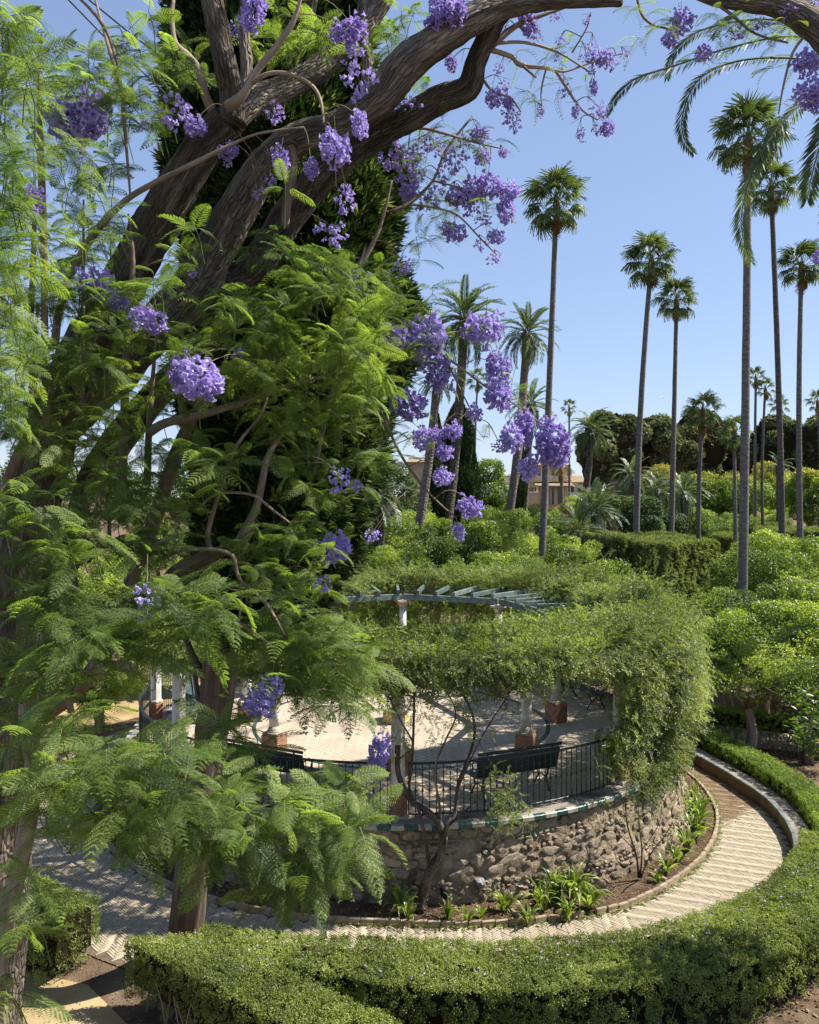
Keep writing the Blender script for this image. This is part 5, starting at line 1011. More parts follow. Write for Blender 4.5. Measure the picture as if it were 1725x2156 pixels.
# flower clusters (px, py, radius px, distance, kind)
FL = [(165, 245, 58, 7.6, 1), (125, 250, 30, 7.7, 0), (205, 225, 30, 7.7, 3), (70, 418, 24, 7, 0), (535, 22, 33, 8, 2), (735, 60, 36, 8.2, 1), (745, 105, 26, 8.3, 4), (755, 170, 34, 8.3, 3), (370, 240, 34, 7.9, 3), (410, 265, 22, 8, 0), (480, 318, 20, 8.1, 0), (590, 335, 24, 8, 2), (655, 352, 20, 8, 2), (707, 308, 36, 7.9, 1), (757, 257, 24, 8, 2), (728, 425, 26, 8.3, 3), (730, 400, 12, 8.3, 3), (700, 492, 30, 8.2, 3), (745, 590, 24, 8.4, 3), (312, 672, 36, 7.4, 1), (250, 637, 20, 7.6, 0), (200, 592, 34, 7.8, 1), (418, 798, 50, 7.0, 0), (385, 775, 30, 7.2, 2), (310, 1262, 36, 6.8, 4), (708, 1152, 28, 8, 0), (680, 1230, 22, 8, 3), (718, 1012, 26, 8, 3), (752, 1025, 12, 8, 3), (690, 580, 18, 8.3, 0), (570, 1443, 24, 7.6, 1), (548, 1482, 32, 7.6, 0), (528, 1475, 20, 7.7, 3), (800, 1578, 27, 7.8, 2), (965, 1117, 17, 9.0, 2), (990, 1065, 28, 9, 1), (932, 1002, 22, 9, 1), (935, 950, 20, 9, 1), (890, 920, 26, 9.1, 2), (955, 907, 20, 9.1, 0), (922, 917, 18, 9.1, 0), (860, 850, 36, 9.2, 1), (835, 707, 28, 9.1, 1), (900, 705, 36, 9.2, 0), (922, 772, 34, 9.3, 2), (895, 762, 22, 9.3, 3), (945, 800, 22, 9.3, 3), (1018, 688, 36, 9.4, 1), (795, 783, 18, 9.1, 3), (1000, 870, 20, 9.3, 0), (1050, 790, 32, 9.4, 2), (1052, 835, 30, 9.4, 0), (1040, 760, 22, 9.4, 2), (1075, 922, 26, 9.4, 0), (1052, 942, 16, 9.4, 3), (1105, 885, 22, 9.5, 2), (1110, 918, 16, 9.5, 2), (1165, 925, 34, 9.5, 0), (1155, 950, 26, 9.45, 1), (1175, 952, 30, 9.5, 2), (1150, 900, 22, 9.5, 2), (1112, 982, 26, 9.4, 2), (785, 1128, 16, 8.6, 3),
 (825, 330, 30, 9.5, 3), (855, 355, 28, 9.5, 3), (880, 322, 22, 9.6, 3), (860, 402, 20, 9.6, 1), (915, 412, 22, 9.6, 3), (1000, 395, 24, 9.7, 1), (960, 412, 20, 9.7, 0), (1027, 390, 28, 9.7, 0), (1065, 440, 26, 9.7, 2), (1070, 402, 22, 9.7, 0), (982, 410, 22, 9.7, 1), (895, 428, 18, 9.6, 3), (957, 487, 24, 9.7, 1), (940, 480, 14, 9.7, 3), (1015, 330, 18, 9.7, 0), (1010, 283, 18, 9.7, 0), (1045, 497, 16, 9.7, 1), (960, 338, 22, 9.7, 3), (935, 365, 22, 9.6, 3), (850, 562, 22, 9.4, 3), (930, 320, 18, 9.6, 3), (1040, 545, 14, 9.8, 3), (1012, 515, 14, 9.8, 3), (1020, 462, 16, 9.7, 3), (990, 440, 16, 9.7, 3), (830, 290, 16, 9.5, 3), (905, 300, 18, 9.6, 3), (1060, 322, 10, 9.8, 0), (880, 375, 20, 9.6, 4), (975, 300, 14, 9.7, 3),
 (935, 12, 44, 8.6, 0), (955, 25, 26, 8.6, 1), (1110, 40, 22, 9.2, 2), (1040, 205, 18, 9.3, 1), (1070, 216, 11, 9.3, 0), (950, 132, 15, 9.2, 2), (1130, 72, 14, 9.3, 3), (1052, 145, 13, 9.3, 3), (1060, 185, 14, 9.3, 3), (1075, 245, 20, 9.3, 3), (1085, 268, 12, 9.3, 3), (1140, 235, 11, 9.3, 4), (1187, 165, 8, 9.4, 3), (1268, 120, 18, 9.6, 1), (1245, 105, 15, 9.6, 3), (1235, 122, 12, 9.6, 3), (1318, 112, 9, 9.7, 3), (1290, 135, 12, 9.6, 3), (1250, 182, 11, 9.6, 2), (1278, 268, 16, 9.6, 1), (1256, 272, 10, 9.6, 3), (1224, 282, 11, 9.6, 4), (1213, 232, 10, 9.5, 2), (1262, 232, 15, 9.6, 3), (1170, 35, 9, 9.3, 3), (1062, 62, 10, 9.2, 3), (1235, 45, 9, 9.4, 3), (1180, 85, 10, 9.4, 3), (1245, 150, 10, 9.6, 3), (1190, 195, 10, 9.5, 3), (1173, 122, 8, 9.4, 3), (500, 742, 16, 7.8, 3), (240, 205, 14, 8, 3), (110, 690, 9, 7.8, 3), (260, 95, 10, 8, 3), (250, 120, 9, 8, 3), (405, 575, 10, 8, 3), (300, 260, 10, 8, 3), (580, 240, 20, 8.8, 3), (480, 345, 10, 8.1, 3), (570, 380, 10, 8.2, 3), (540, 410, 9, 8.2, 3), (860, 225, 26, 9.2, 3), (500, 60, 16, 8.8, 4), (555, 400, 7, 8.2, 3)]
NB = [P(v[0], v[1], v[2]) for l in BR+LIMB for v in spline(l, 6)]; SK = MB()
for px_, py_, r_, d_, k_ in FL:
    q = P(px_, py_-r_*.5, d_); nb_ = min(NB, key=lambda v: (v-q).length+(.25 if v.z < q.z else 0))
    if (nb_-q).length < 1.3: md = nb_.lerp(q, .55)+Vector((random.uniform(-.05, .05), 0, .06+.1*(nb_-q).length)); s_ = [Vector(v) for v in spline([tuple(nb_), tuple(md), tuple(q)], 4)]; SK.tube(s_, list(np.linspace(.0065, .0028, len(s_))), 5, cap=False)
    for _ in range(2 if r_ < 20 else 0): e_ = q+Vector((random.uniform(-.13, .13), random.uniform(-.08, .08), random.uniform(-.1, .12))); SK.tube([md if (nb_-q).length < 1.3 else q, e_], [.003, .0015], 4, cap=False)
    c = P(px_, py_, d_); R0 = r_/F*d_/.148; obj('flower_cluster', FC[k_], jt, c-jt.location, (random.uniform(-.3, .3), random.uniform(-.3, .3), random.uniform(0, 6.28)), (R0*random.uniform(.85, 1.12), R0*random.uniform(.85, 1.1), R0*random.uniform(.85, 1.3)))
SK.obj('flower_stalks', M['twig'], jt, world=True, smooth=True, kind='stuff')
pt = []
for _ in range(70):
    cx, cy_, rx, ry, n_, d0, d1 = random.choice(BL); pt.append(P(random.gauss(cx, rx), random.gauss(cy_, ry), d0))
# second jacaranda reaching in at the top right, its trunk beyond the right edge
j2b = Vector((7.2, 8.6, 0)); j2 = thing('jacaranda_tree', 'jacaranda limb with violet clusters reaching in at the upper right above the palm fronds', 'tree', j2b)
traced(j2, 'limb', [(1455, -22, 8.9, 14), (1520, -6, 8.9, 18), (1580, 2, 8.8, 20), (1640, 12, 8.8, 24), (1700, 40, 8.7, 30), (1760, 90, 8.6, 36)], 'bark', 14, 5, .16)
traced(j2, 'limb', [(1640, 12, 8.8, 12), (1680, 42, 8.7, 14), (1740, 60, 8.7, 20), (1850, 60, 8.6, 30), (2060, 400, 8.6, 50)], 'bark', 14, 5, .16)
MB().tube([j2b-Vector((0, 0, .1)), j2b+Vector((-.1, 0, 3)), P(2150, 500, 8.6), P(2060, 400, 8.6)], [.4, .33, .3, .26], 16, wob=.15).obj('trunk', M['bark'], j2, smooth=True, world=True)
for l in ([(1340, -15, 8.9, 3), (1352, 30, 8.9, 3), (1375, 52, 8.9, 2.5), (1405, 60, 8.9, 2), (1440, 75, 8.9, 2)], [(1500, 0, 8.9, 4), (1540, 30, 8.9, 3), (1590, 70, 8.9, 2.5), (1660, 90, 8.8, 2)], [(1700, 70, 8.7, 4), (1670, 110, 8.7, 3), (1650, 180, 8.7, 2), (1640, 240, 8.7, 1.5)]): traced(j2, 'branch', l, 'twig', 6, 4, .1)
for px_, py_, r_, d_, k_ in [(1435, 42, 26, 8.9, 1), (1412, 82, 17, 8.9, 0), (1480, 112, 17, 8.9, 0), (1700, 130, 28, 8.6, 1), (1705, 195, 30, 8.6, 0), (1660, 25, 16, 8.7, 3), (1600, 50, 14, 8.8, 3), (1550, 70, 16, 8.9, 3), (1712, 15, 16, 8.7, 3), (1722, 540, 12, 8.6, 2), (1715, 215, 18, 8.6, 2)]:
    obj('flower_cluster', FC[k_], j2, P(px_, py_, d_)-j2b, (0, 0, random.uniform(0, 6.28)), r_/F*d_/.148)
for (cx, cy_, rx, ry, n_) in [(1500, 60, 50, 30, 7), (1380, 60, 30, 20, 4), (1600, 40, 50, 30, 9), (1660, 60, 40, 40, 8), (1650, 180, 20, 40, 3), (1470, 110, 20, 20, 2), (1705, 110, 20, 60, 4), (1340, 10, 30, 20, 3)]:
    for _ in range(n_):
        c = P(random.gauss(cx, rx*.6), random.gauss(cy_, ry*.6), random.uniform(8.6, 9))
        for i in range(3):
            az = random.uniform(0, 6.28); e = euls(np.array([(math.cos(az), math.sin(az), random.uniform(-.4, .4))]), np.array([(0, 0, 1.)]))[0]; obj('frond', random.choice(JS), j2, c-j2b, e, random.uniform(.45, .75))
# power cables crossing the upper left
cb1 = thing('cable', 'upper of two black cables running down across the sky at the upper left', 'cable', P(330, 100, 8.9))
MB().tube([P(170, -15, 8.9), P(280, 75, 8.9), P(370, 140, 8.9), P(455, 192, 8.9)], .009, 6).obj('wire', M['black'], cb1, smooth=True, world=True)
cb2 = thing('cable', 'lower of two black cables running down across the sky at the upper left', 'cable', P(250, 110, 8.9))
MB().tube([P(130, -15, 8.9), P(215, 72, 8.9), P(310, 160, 8.9), P(455, 300, 8.9)], .009, 6).obj('wire', M['black'], cb2, smooth=True, world=True)
# ------------------------------------------------------------------ palms in place
def at(px, py, d): v = P(px, py, d); return v
def gnd(px, d): return Vector(((px-862.5)/F*d, d, 0))
for (bx, tx, ty, d, r0px, Rpx, lab, nf) in [
 (1133, 1172, 425, 38, 10, 75, 'tall fan palm left of centre with its trunk rising from behind the pergola', 38), (1562, 1576, 290, 32, 12.5, 86, 'tallest fan palm with the thickest grey trunk, partly behind hanging fronds', 42),
 (1650, 1624, 395, 42, 9, 62, 'slim leaning fan palm just right of the thick grey trunk', 36), (1690, 1688, 560, 45, 8.5, 55, 'fan palm cut by the right edge with a straight slim trunk', 34),
 (1338, 1372, 548, 50, 9, 62, 'slightly leaning fan palm rising behind the tall brown hedge', 36), (1411, 1425, 632, 55, 7.5, 50, 'fan palm with smaller crown next to the leaning one over the brown hedge', 34),
 (1477, 1480, 868, 45, 7, 44, 'shorter fan palm with thin brown trunk before the yellow trees', 28), (1551, 1546, 910, 50, 6, 40, 'short fan palm half hidden by the thick grey trunk', 24),
 (1592, 1592, 795, 75, 4.5, 24, 'small distant fan palm above the ficus, left of a pair', 22), (1611, 1612, 818, 75, 4.5, 22, 'small distant fan palm above the ficus, right of a pair', 20), (1641, 1640, 852, 88, 3.5, 24, 'distant fan palm showing only its crown over the ficus', 18), (1722, 1722, 845, 80, 4, 25, 'distant fan palm crown at the right edge above the ficus', 18),
 (1200, 1199, 858, 90, 3.2, 18, 'slim far fan palm standing free against the sky left of the ficus', 18), (1004, 1006, 800, 85, 3.5, 26, 'thin pale trunked fan palm between the leaning date palms', 18), (1155, 1153, 960, 95, 5.5, 26, 'distant fan palm before the yellow villa', 14)]:
    r = .84*r0px/F*d; fan_palm(gnd(bx, d), at(tx, ty, d), r, .94*Rpx/F*d, lab, nf)
tw = fan_palm(gnd(1178, 100), at(1182, 985, 100), .3, 1.7, 'withered palm with a hanging brown skirt beside the villa balcony', 8, 18)
for (bx, tx, ty, d, r0px, Rpx, lab, nf) in [
 (922, 978, 672, 58, 10, 98, 'leaning date palm with a broad arching crown behind the violet clusters', 44), (1044, 1110, 700, 60, 9, 76, 'leaning date palm with stiff upright crown right of the broad one', 40),
 (852, 922, 800, 50, 9.5, 62, 'leaning date palm whose crown hides behind violet clusters at the left', 26), (1087, 1117, 850, 66, 7.5, 60, 'date palm leaning right behind the tall fan palm trunk', 32), (1206, 1246, 905, 72, 7.5, 58, 'date palm leaning right before the ficus', 38)]:
    date_palm(gnd(bx, d), at(tx, ty, d), r0px/F*d, Rpx/F*d, lab, nf)
for (px, py, d, Lpx, nf, src, lab, nm_, el1) in [(1218, 1118, 45, 70, 30, PF, 'low rosette palm with glossy arching fronds above the orange trees', 'feather_palm', -25), (1252, 1075, 55, 70, 40, PG, 'grey green bushy palm behind the low rosette palm', 'feather_palm', -30), (1330, 1000, 70, 52, 36, PG, 'grey feather palm with short trunk before the ficus', 'feather_palm', -70),
 (1440, 1035, 62, 62, 34, PG, 'weeping grey feather palm between two slim trunks', 'feather_palm', -75), (1385, 1030, 72, 50, 28, PG, 'grey feather palm behind the round shrub', 'feather_palm', -70), (795, 1040, 40, 90, 30, PG, 'feather palm with drooping grey fronds beside the cypress', 'feather_palm', -75), (1640, 980, 78, 36, 20, PG, 'pale feather palm crown below the dark ficus at the right', 'feather_palm', -40)]:
    date_palm(gnd(px, d), at(px, py, d), .28, Lpx/F*d, lab, nf, src, 82, el1, 3, .1, name=nm_)
# near date palm whose crown stands just outside the right edge
KD = 1.62; npb = Vector((14.5, 26.5, 0)); npt = P(1790, 140, 11.2*KD); t = thing('date_palm', 'near palm at the upper right whose long arching fronds hang into the sky', 'palm tree', npb, 0, None)
MB().tube([npb, (npb+npt-Vector((0, 0, 0)))/2, npt], [.40, .36, .38], 16, wob=.12).obj('trunk', M['dtrunk'], t, smooth=True, world=True)
def arch_frond(pts, wid=.34, nl=125):
    wid *= KD*.82; q = [tuple(P(x, y, d*KD)) for x, y, d in pts]; s = spline(q, 14); c = np.array(s); tan = nrm(np.gradient(c, axis=0)); u = np.linspace(0, 1, len(c)); k = np.linspace(0, len(c)-1, nl).astype(float)
    ci = np.stack([np.interp(k, np.arange(len(c)), c[:, j]) for j in range(3)], axis=1); ti = nrm(np.stack([np.interp(k, np.arange(len(c)), tan[:, j]) for j in range(3)], axis=1)); ui = k/(len(c)-1)
    side = nrm(np.cross(ti, np.array([0, 0, 1.])+.0*ti)+np.array([.0, .25, 0])); side = nrm(side+np.cross(side, ti)*1.0); C = []; D = []; N = []; L = []
    for s_ in (-1, 1):
        ll = wid*np.sin(PI*(.10+.86*ui))**.55*rng.uniform(.85, 1.1, nl); d = nrm(side*s_*.62+ti*.85+np.array([0, 0, -.30])+rng.normal(size=(nl, 3))*.07)
        C.append(ci+d*ll[:, None]*.5); D.append(d); N.append(np.cross(side, ti)+rng.normal(size=(nl, 3))*.4); L.append(ll)
    C, D, N, L = map(np.concatenate, (C, D, N, L)); V, Fc, tt = leafcloud(C, D, N, L, L*.06+.014, .1); st = MB(); st.tube([Vector(x) for x in s[::4]+[s[-1]]], list(np.linspace(.03, .006, len(s[::4])+1)), 6, cap=False)
    obj('frond', lt(V, Fc, tt, 'frond', [M['palm'], M['palm']], st), t, world=True)
for pts, wd in [([(1790, 140, 11.2), (1740, 85, 11.1), (1640, 78, 11), (1520, 105, 10.9), (1400, 145, 10.8), (1340, 165, 10.8), (1300, 200, 10.8), (1277, 242, 10.8)], .30), ([(1790, 150, 11.2), (1700, 125, 10.9), (1600, 122, 10.7), (1520, 138, 10.6), (1465, 175, 10.5), (1438, 240, 10.5), (1440, 290, 10.5), (1460, 320, 10.5)], .28),
    ([(1790, 150, 11.2), (1745, 170, 10.8), (1690, 215, 10.5), (1625, 285, 10.3), (1582, 370, 10.2), (1562, 450, 10.2), (1565, 500, 10.2), (1582, 552, 10.2)], .34), ([(1790, 130, 11.2), (1700, 60, 11.4), (1600, 40, 11.5), (1480, 62, 11.6), (1420, 110, 11.6), (1405, 165, 11.6)], .3), ([(1790, 150, 11.2), (1760, 200, 10.6), (1735, 280, 10.3), (1712, 360, 10.2), (1700, 420, 10.2)], .45),
    ([(1790, 130, 11.2), (1740, 60, 11.6), (1680, 20, 11.8), (1600, 10, 12), (1540, 30, 12.2), (1500, 80, 12.2)], .3), ([(1790, 120, 11.2), (1760, 40, 11.5), (1720, 0, 11.7), (1650, -20, 12)], .4), ([(1790, 150, 11.2), (1780, 260, 10.3), (1762, 380, 10.0), (1745, 500, 10)], .45), ([(1790, 120, 11.2), (1850, 0, 11.2), (1950, -20, 11.2), (2050, 120, 11.2)], .4), ([(1790, 120, 11.2), (1870, 100, 10.5), (1970, 200, 10), (2000, 350, 9.8)], .4), ([(1790, 120, 11.2), (1800, -20, 12), (1810, -60, 13.5), (1800, 100, 14.5)], .4)]: arch_frond(pts, wd)

# ------------------------------------------------------------------ orange trees
def otree(px, py, d, s, label, cz_off=0, v=None, near=False, sz=.9):
    """crown centred at (px, py)"""
    c = P(px, py, d); k = s*(1 if near else (.92 if px > 1440 and d < 45 else .78)); me = (OCn if near else OC)[v if v is not None else random.randrange(len(OCn if near else OC))]
    h = c.z-.85*sz*k; tm_ = random.choice(TM if near else TF); t = thing('orange_tree', label, 'tree', (c.x, c.y, 0), 0, 'orange trees')
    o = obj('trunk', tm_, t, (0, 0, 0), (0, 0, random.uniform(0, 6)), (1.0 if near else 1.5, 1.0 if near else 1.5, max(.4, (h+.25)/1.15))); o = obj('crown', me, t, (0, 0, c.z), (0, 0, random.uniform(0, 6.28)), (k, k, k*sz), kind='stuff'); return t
OT = [(1560, 1215, 35, 1.1, 'bushy orange tree around the foot of the thick grey palm'), (1655, 1225, 33, 1.15, 'orange tree right of the thick palm trunk, sunlit top'), (1650, 1290, 28, 1.0, 'middle sized orange tree between thick palm trunk and right edge, lower row'), (1590, 1325, 29, 1.0, 'orange tree crown directly below the foot of the thick palm trunk'), (1640, 1375, 24.5, .9, 'low orange tree crown above the short bright hedge'), (1475, 1365, 26.5, .85, 'orange tree crown hugging the vine mound on its right'), (1705, 1310, 27, 1.2, 'large orange tree at the right edge, mid height'), (1610, 1330, 25.5, 1.05, 'dark lower orange tree right of the vine mound'), (1518, 1300, 30, .95, 'orange tree squeezed between vine mound and thick palm trunk'),
 (1540, 1370, 25, 1.0, 'shaded orange tree touching the right flank of the vine mound'), (1700, 1190, 40, 1.2, 'orange tree at the right edge below the clipped cypress hedge'), (1740, 1400, 23, 1.0, 'orange tree cut by the right edge above the second dark trunk'), (1620, 1170, 41, 1.1, 'orange tree in front of the block hedge between palms'),
 (1000, 1150, 38, 1.5, 'broad bright orange tree in the middle behind the pergola'), (1075, 1165, 40, 1.3, 'bright orange tree left of the tall palm trunk foot'), (1130, 1160, 42, 1.0, 'orange tree immediately around the tall palm trunk'), (1190, 1165, 39, 1.15, 'orange tree right of the tall palm trunk, before the hedge'), (920, 1155, 37, 1.35, 'orange tree left of the middle one, below the leaning date palms'),
 (860, 1180, 36, 1.3, 'orange tree half hidden by the jacaranda fringe'), (1010, 1215, 31, 1.2, 'low orange tree just behind the bare pergola beams'), (1090, 1215, 32, 1.1, 'low orange tree peeping over the bare pergola beams, right side'), (930, 1130, 50, 1.35, 'further orange tree between two leaning date palm trunks'), (1015, 1112, 55, 1.5, 'further orange tree behind the broad middle one'),
 (1085, 1112, 55, 1.3, 'further orange tree beside the small dark cypress foot'), (1160, 1115, 52, 1.3, 'further orange tree left of the low rosette palm'), (1200, 1130, 46, 1.1, 'orange tree under the low rosette palm'), (870, 1120, 52, 1.4, 'further orange tree at the left beside a leaning trunk'), (1130, 1085, 72, 1.4, 'far orange tree in front of the peach garden wall'), (1060, 1085, 75, 1.5, 'far orange tree left of the peach garden wall'), (980, 1088, 72, 1.7, 'far orange tree before the two dark cypresses'),
 (1215, 1075, 80, 1.5, 'far orange tree below the pink bougainvillea'), (800, 1140, 45, 1.5, 'orange tree behind the jacaranda at the left of the pergola back'), (730, 1160, 40, 1.5, 'orange tree hidden deep behind the dark cypress'), (1480, 1110, 62, 1.3, 'light green orange tree before the low pale wall'), (1545, 1105, 70, 1.3, 'orange tree behind the thick palm trunk near the pale wall'), (1625, 1095, 82, 1.4, 'far orange tree between slim trunks before the yellow trees')]
for i, a in enumerate(OT): otree(a[0], a[1], a[2], a[3], a[4])
otree(1575, 1412, 22.2, 1.0, 'near small orange tree with dark trunk standing behind the curved hedge', 0, 0, True, .8); otree(1705, 1450, 21.5, .95, 'near orange tree at the right edge with straight dark trunk', 0, 1, True, .8)
for (px, d, lab) in ((1577, 22.0, 0), (1702, 21.3, 1)):
    o = [x for x in COL.objects if x.name.startswith('orange_tree')][-2+lab]
    tr = [c for c in o.children if c.name.startswith('trunk')][0]; tr.location = gnd(px, d)-o.location; tr.data = tr.data.copy(); tr.data.materials[0] = M['cybark']; tr.scale = (1.25, 1.25, 1.15)
for i, (px, py, d, s) in enumerate([(40, 1330, 26, 1.5), (180, 1290, 30, 1.6), (320, 1300, 30, 1.5), (90, 1240, 40, 1.8), (250, 1230, 42, 1.8), (420, 1240, 40, 1.7), (550, 1220, 42, 1.6), (-40, 1200, 45, 2.0), (150, 1150, 55, 2.2), (330, 1140, 55, 2.2), (640, 1180, 44, 1.6), (500, 1130, 58, 2.2), (210, 1430, 24.5, .95)]):
    otree(px, py, d, s, 'background orange tree seen through the jacaranda, '+['far left', 'above the left pier', 'left of the cypress trunk', 'second row far left', 'second row near the left pier', 'right behind the cypress trunk', 'between cypress and vine', 'tall at the left edge', 'third row left', 'third row centre', 'right of the cypress trunk', 'highest behind the cypress', 'round and low beside the left pier'][i])
otree(2023, 1545, 10.25, 1.05, 'orange tree beyond the right edge that shades the near hedge corner', 0, 2, False, .8)
MARK = [(800, 'the jacaranda fringe'), (868, 'the leftmost leaning date palm'), (925, 'the broad date palm trunk'), (985, 'the two dark cypresses'), (1045, 'the stiff date palm trunk'), (1090, 'the small narrow cypress'), (1135, 'the tall fan palm foot'), (1190, 'the withered palm'), (1250, 'the low rosette palm'), (1340, 'the brown hedge'), (1420, 'the slim pair of palms'), (1500, 'the dark cypress hedge'), (1562, 'the thick palm trunk'), (1650, 'the leaning slim palm'), (1690, 'the last palm trunk'), (1800, 'the right edge')]
ORD = ['nearest', 'second', 'third', 'fourth', 'fifth', 'sixth', 'seventh', 'eighth', 'farthest']; USED = set()
for gx in range(-6, 14):
    for gy in range(9):
        x = gx*3.6+random.uniform(-.6, .6)+(gy % 2)*1.8; y = 31+gy*4.6+random.uniform(-.6, .6); px_ = x/y*F+862.5
        if px_ < 760 or px_ > 1800 or (px_ > 1190 and 36 < y < 72) or (px_ > 1360 and y > 30): continue
        mk = min(MARK, key=lambda m_: abs(m_[0]-px_)); lab_ = 'canopy orange tree, %s row behind pergola, %s %s' % (ORD[gy], 'just left of' if px_ < mk[0] else 'just right of', mk[1])
        if lab_ in USED: continue
        USED.add(lab_); me = random.choice(OC); k = random.uniform(.85, 1.1); t = thing('orange_tree', lab_, 'tree', (x, y, 0), 0, 'packed orange trees'); zc = random.uniform(2.3, 2.9)
        obj('trunk', random.choice(TF), t, (0, 0, 0), (0, 0, gx), (1.2, 1.2, (zc-.6)/1.15)); obj('crown', me, t, (0, 0, zc), (0, 0, random.uniform(0, 6.28)), (k, k, k*.95), kind='stuff')
# ------------------------------------------------------------------ shrubs, cypresses, big background trees
def bush(name, label, cat, px, py, d, rpx, hpx, mats, n, L, seed, asp=.5, nl=16, rl=.5, frac=None, trunk=None, group=None, sq=.85, core=None):
    c = P(px, py, d); r = rpx/F*d; h = hpx/F*d; t = thing(name, label, cat, (c.x, c.y, 0), 0, group); lo = blobs(nl, r*.8, h*.75, min(r, h)*rl, seed, 0, sq)+[((0, 0, 0), (r*.72, r*.72, h*.72))]
    me = crown('crown', mats, lo, n, L, asp, .3, seed, frac=frac); obj('crown', me, t, (0, 0, c.z), kind='stuff')
    if core: b = bmesh.new(); bmesh.ops.create_icosphere(b, subdivisions=3, radius=1); [v.co.__imul__(1+.25*noise.noise(v.co*2+Vector((seed, 0, 0)))) for v in b.verts]; [setattr(v, 'co', Vector((v.co.x*r*core, v.co.y*r*core, v.co.z*h*core))) for v in b.verts]; me = bpy.data.meshes.new('shade_core'); b.to_mesh(me); b.free(); me.materials.append(M['hcore']); obj('shade_core', me, t, (0, 0, c.z))  # optional core with the crown's inner shade put into its colour
    tm_ = MB(); tm_.tube([(0, 0, -.1), (.05, 0, c.z*.4), (0, 0, c.z-h*.1)], [trunk or r*.07, (trunk or r*.07)*.8, (trunk or r*.07)*.5], 8, wob=.1)
    for i in range(4): a_ = i*1.6+seed; tm_.tube([(0, 0, c.z*.45), (math.cos(a_)*r*.4, math.sin(a_)*r*.4, c.z-h*.15)], [(trunk or r*.07)*.55, (trunk or r*.07)*.2], 6)
    tm_.obj('trunk', M['cybark'], t, smooth=True); return t
bush('shrub', 'round dense dark green shrub tree between two slim palm trunks', 'shrub', 1345, 1090, 57, 62, 42, [M['shrub']], 26000, .16, 3)
bush('shrub', 'smaller round shrub at the right of the dense one', 'shrub', 1420, 1100, 60, 32, 28, [M['shrub']], 9000, .16, 4)
for i, (px, py, d, rx, ry, lab) in enumerate([(1290, 935, 128, 72, 75, 'dark ficus dome, leftmost, beside the leaning date palm'), (1385, 945, 132, 85, 72, 'dark ficus dome behind the leaning fan palm trunk'), (1475, 935, 135, 68, 84, 'dark ficus dome, tall hump behind the shorter fan palm'), (1560, 975, 138, 60, 60, 'dark ficus, low saddle left of the thick palm trunk'), (1640, 945, 135, 70, 72, 'dark ficus dome behind the pair of small palms'), (1735, 950, 130, 70, 82, 'dark ficus dome cut by the right edge'), (1255, 985, 126, 36, 48, 'dark ficus skirt, lowest at the far left')]):
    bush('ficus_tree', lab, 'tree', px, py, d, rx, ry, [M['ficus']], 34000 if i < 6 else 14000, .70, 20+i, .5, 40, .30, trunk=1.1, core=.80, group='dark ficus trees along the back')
fy = lambda Pn, h, r_: (h+r_.normal(size=len(h))*.16) > .84
fy2 = lambda Pn, h, r_: (h+r_.normal(size=len(h))*.16) > .62
for i, (px, py, d, rx, ry, lab, f_) in enumerate([(1390, 1035, 95, 60, 48, 'rounded tree crowned with yellow blossom left of the thin brown palm trunk', fy2), (1480, 1050, 88, 52, 50, 'light green tree with some yellow behind the thin brown trunk', fy), (1555, 1045, 86, 60, 60, 'light green feathery tree behind the thick palm trunk', fy), (1625, 1030, 90, 60, 58, 'yellow topped tree between the slim trunks', fy2), (1705, 1045, 86, 52, 58, 'light green tree with yellow sprigs at the right edge', fy), (1440, 1085, 80, 36, 30, 'small light green tree low before the yellow blossomed one', fy)]):
    bush('tipuana_tree', lab, 'tree', px, py, d, rx, ry, [M['tipu'], M['tipf']], 26000, .24, 50+i, .5, 26, .42, frac=f_, trunk=.22, group='yellow flowering trees')
def cypress(px, d, top, bot, rpx, label, n=9000, L=.3):
    x = (px-862.5)/F*d; z1 = CZ+(HZ-top)/F*d; z0 = max(0.1, CZ+(HZ-bot)/F*d); r = rpx/F*d; t = thing('cypress_tree', label, 'tree', (x, d, 0), 0, 'dark columnar cypresses'); u = rng.random(n); z = z0+(z1-z0)*u; th = rng.uniform(0, 2*PI, n)
    fl = np.array([noise.noise(Vector((math.cos(a)*1.5+px, math.sin(a)*1.5, z_*.5))) for a, z_ in zip(th, z)]); rr = r*np.clip(np.sin(PI*(.12+.86*u))**.55, .05, 1)*(1+.35*fl)*(1-.2*rng.random(n)); Pn = np.stack([rr*np.cos(th), rr*np.sin(th), z], axis=1); o_ = Pn*np.array([1, 1, 0])
    V, Fc, tt = leafcloud(Pn, nrm(o_)*.5+unit(n)*.4+np.array([0, 0, 1.]), nrm(o_)+unit(n)*.4, L*rng.uniform(.6, 1.3, n), L*.42, .2); obj('crown', mesh('crown', V, Fc, M['cyp'], tone=tt), t, kind='stuff'); MB().tube([(0, 0, -.1), (0, 0, z0+(z1-z0)*.8)], [r*.14, .04], 8).obj('trunk', M['cybark'], t, smooth=True)
cypress(966, 62, 850, 1110, 38, 'broad dark cypress between the leaning date palms', 16000, .36); cypress(918, 58, 872, 1130, 20, 'narrow grey green cypress behind the first leaning trunk', 9000); cypress(1097, 66, 932, 1095, 15, 'small narrow cypress in front of the villa wall', 6000, .26); cypress(1190, 120, 905, 1060, 6, 'slender far cypress left of the villa roof', 1500, .3)
cypress(700, 30, 500, 1180, 62, 'tall lighter cypress close behind the big dark one', 20000, .26)
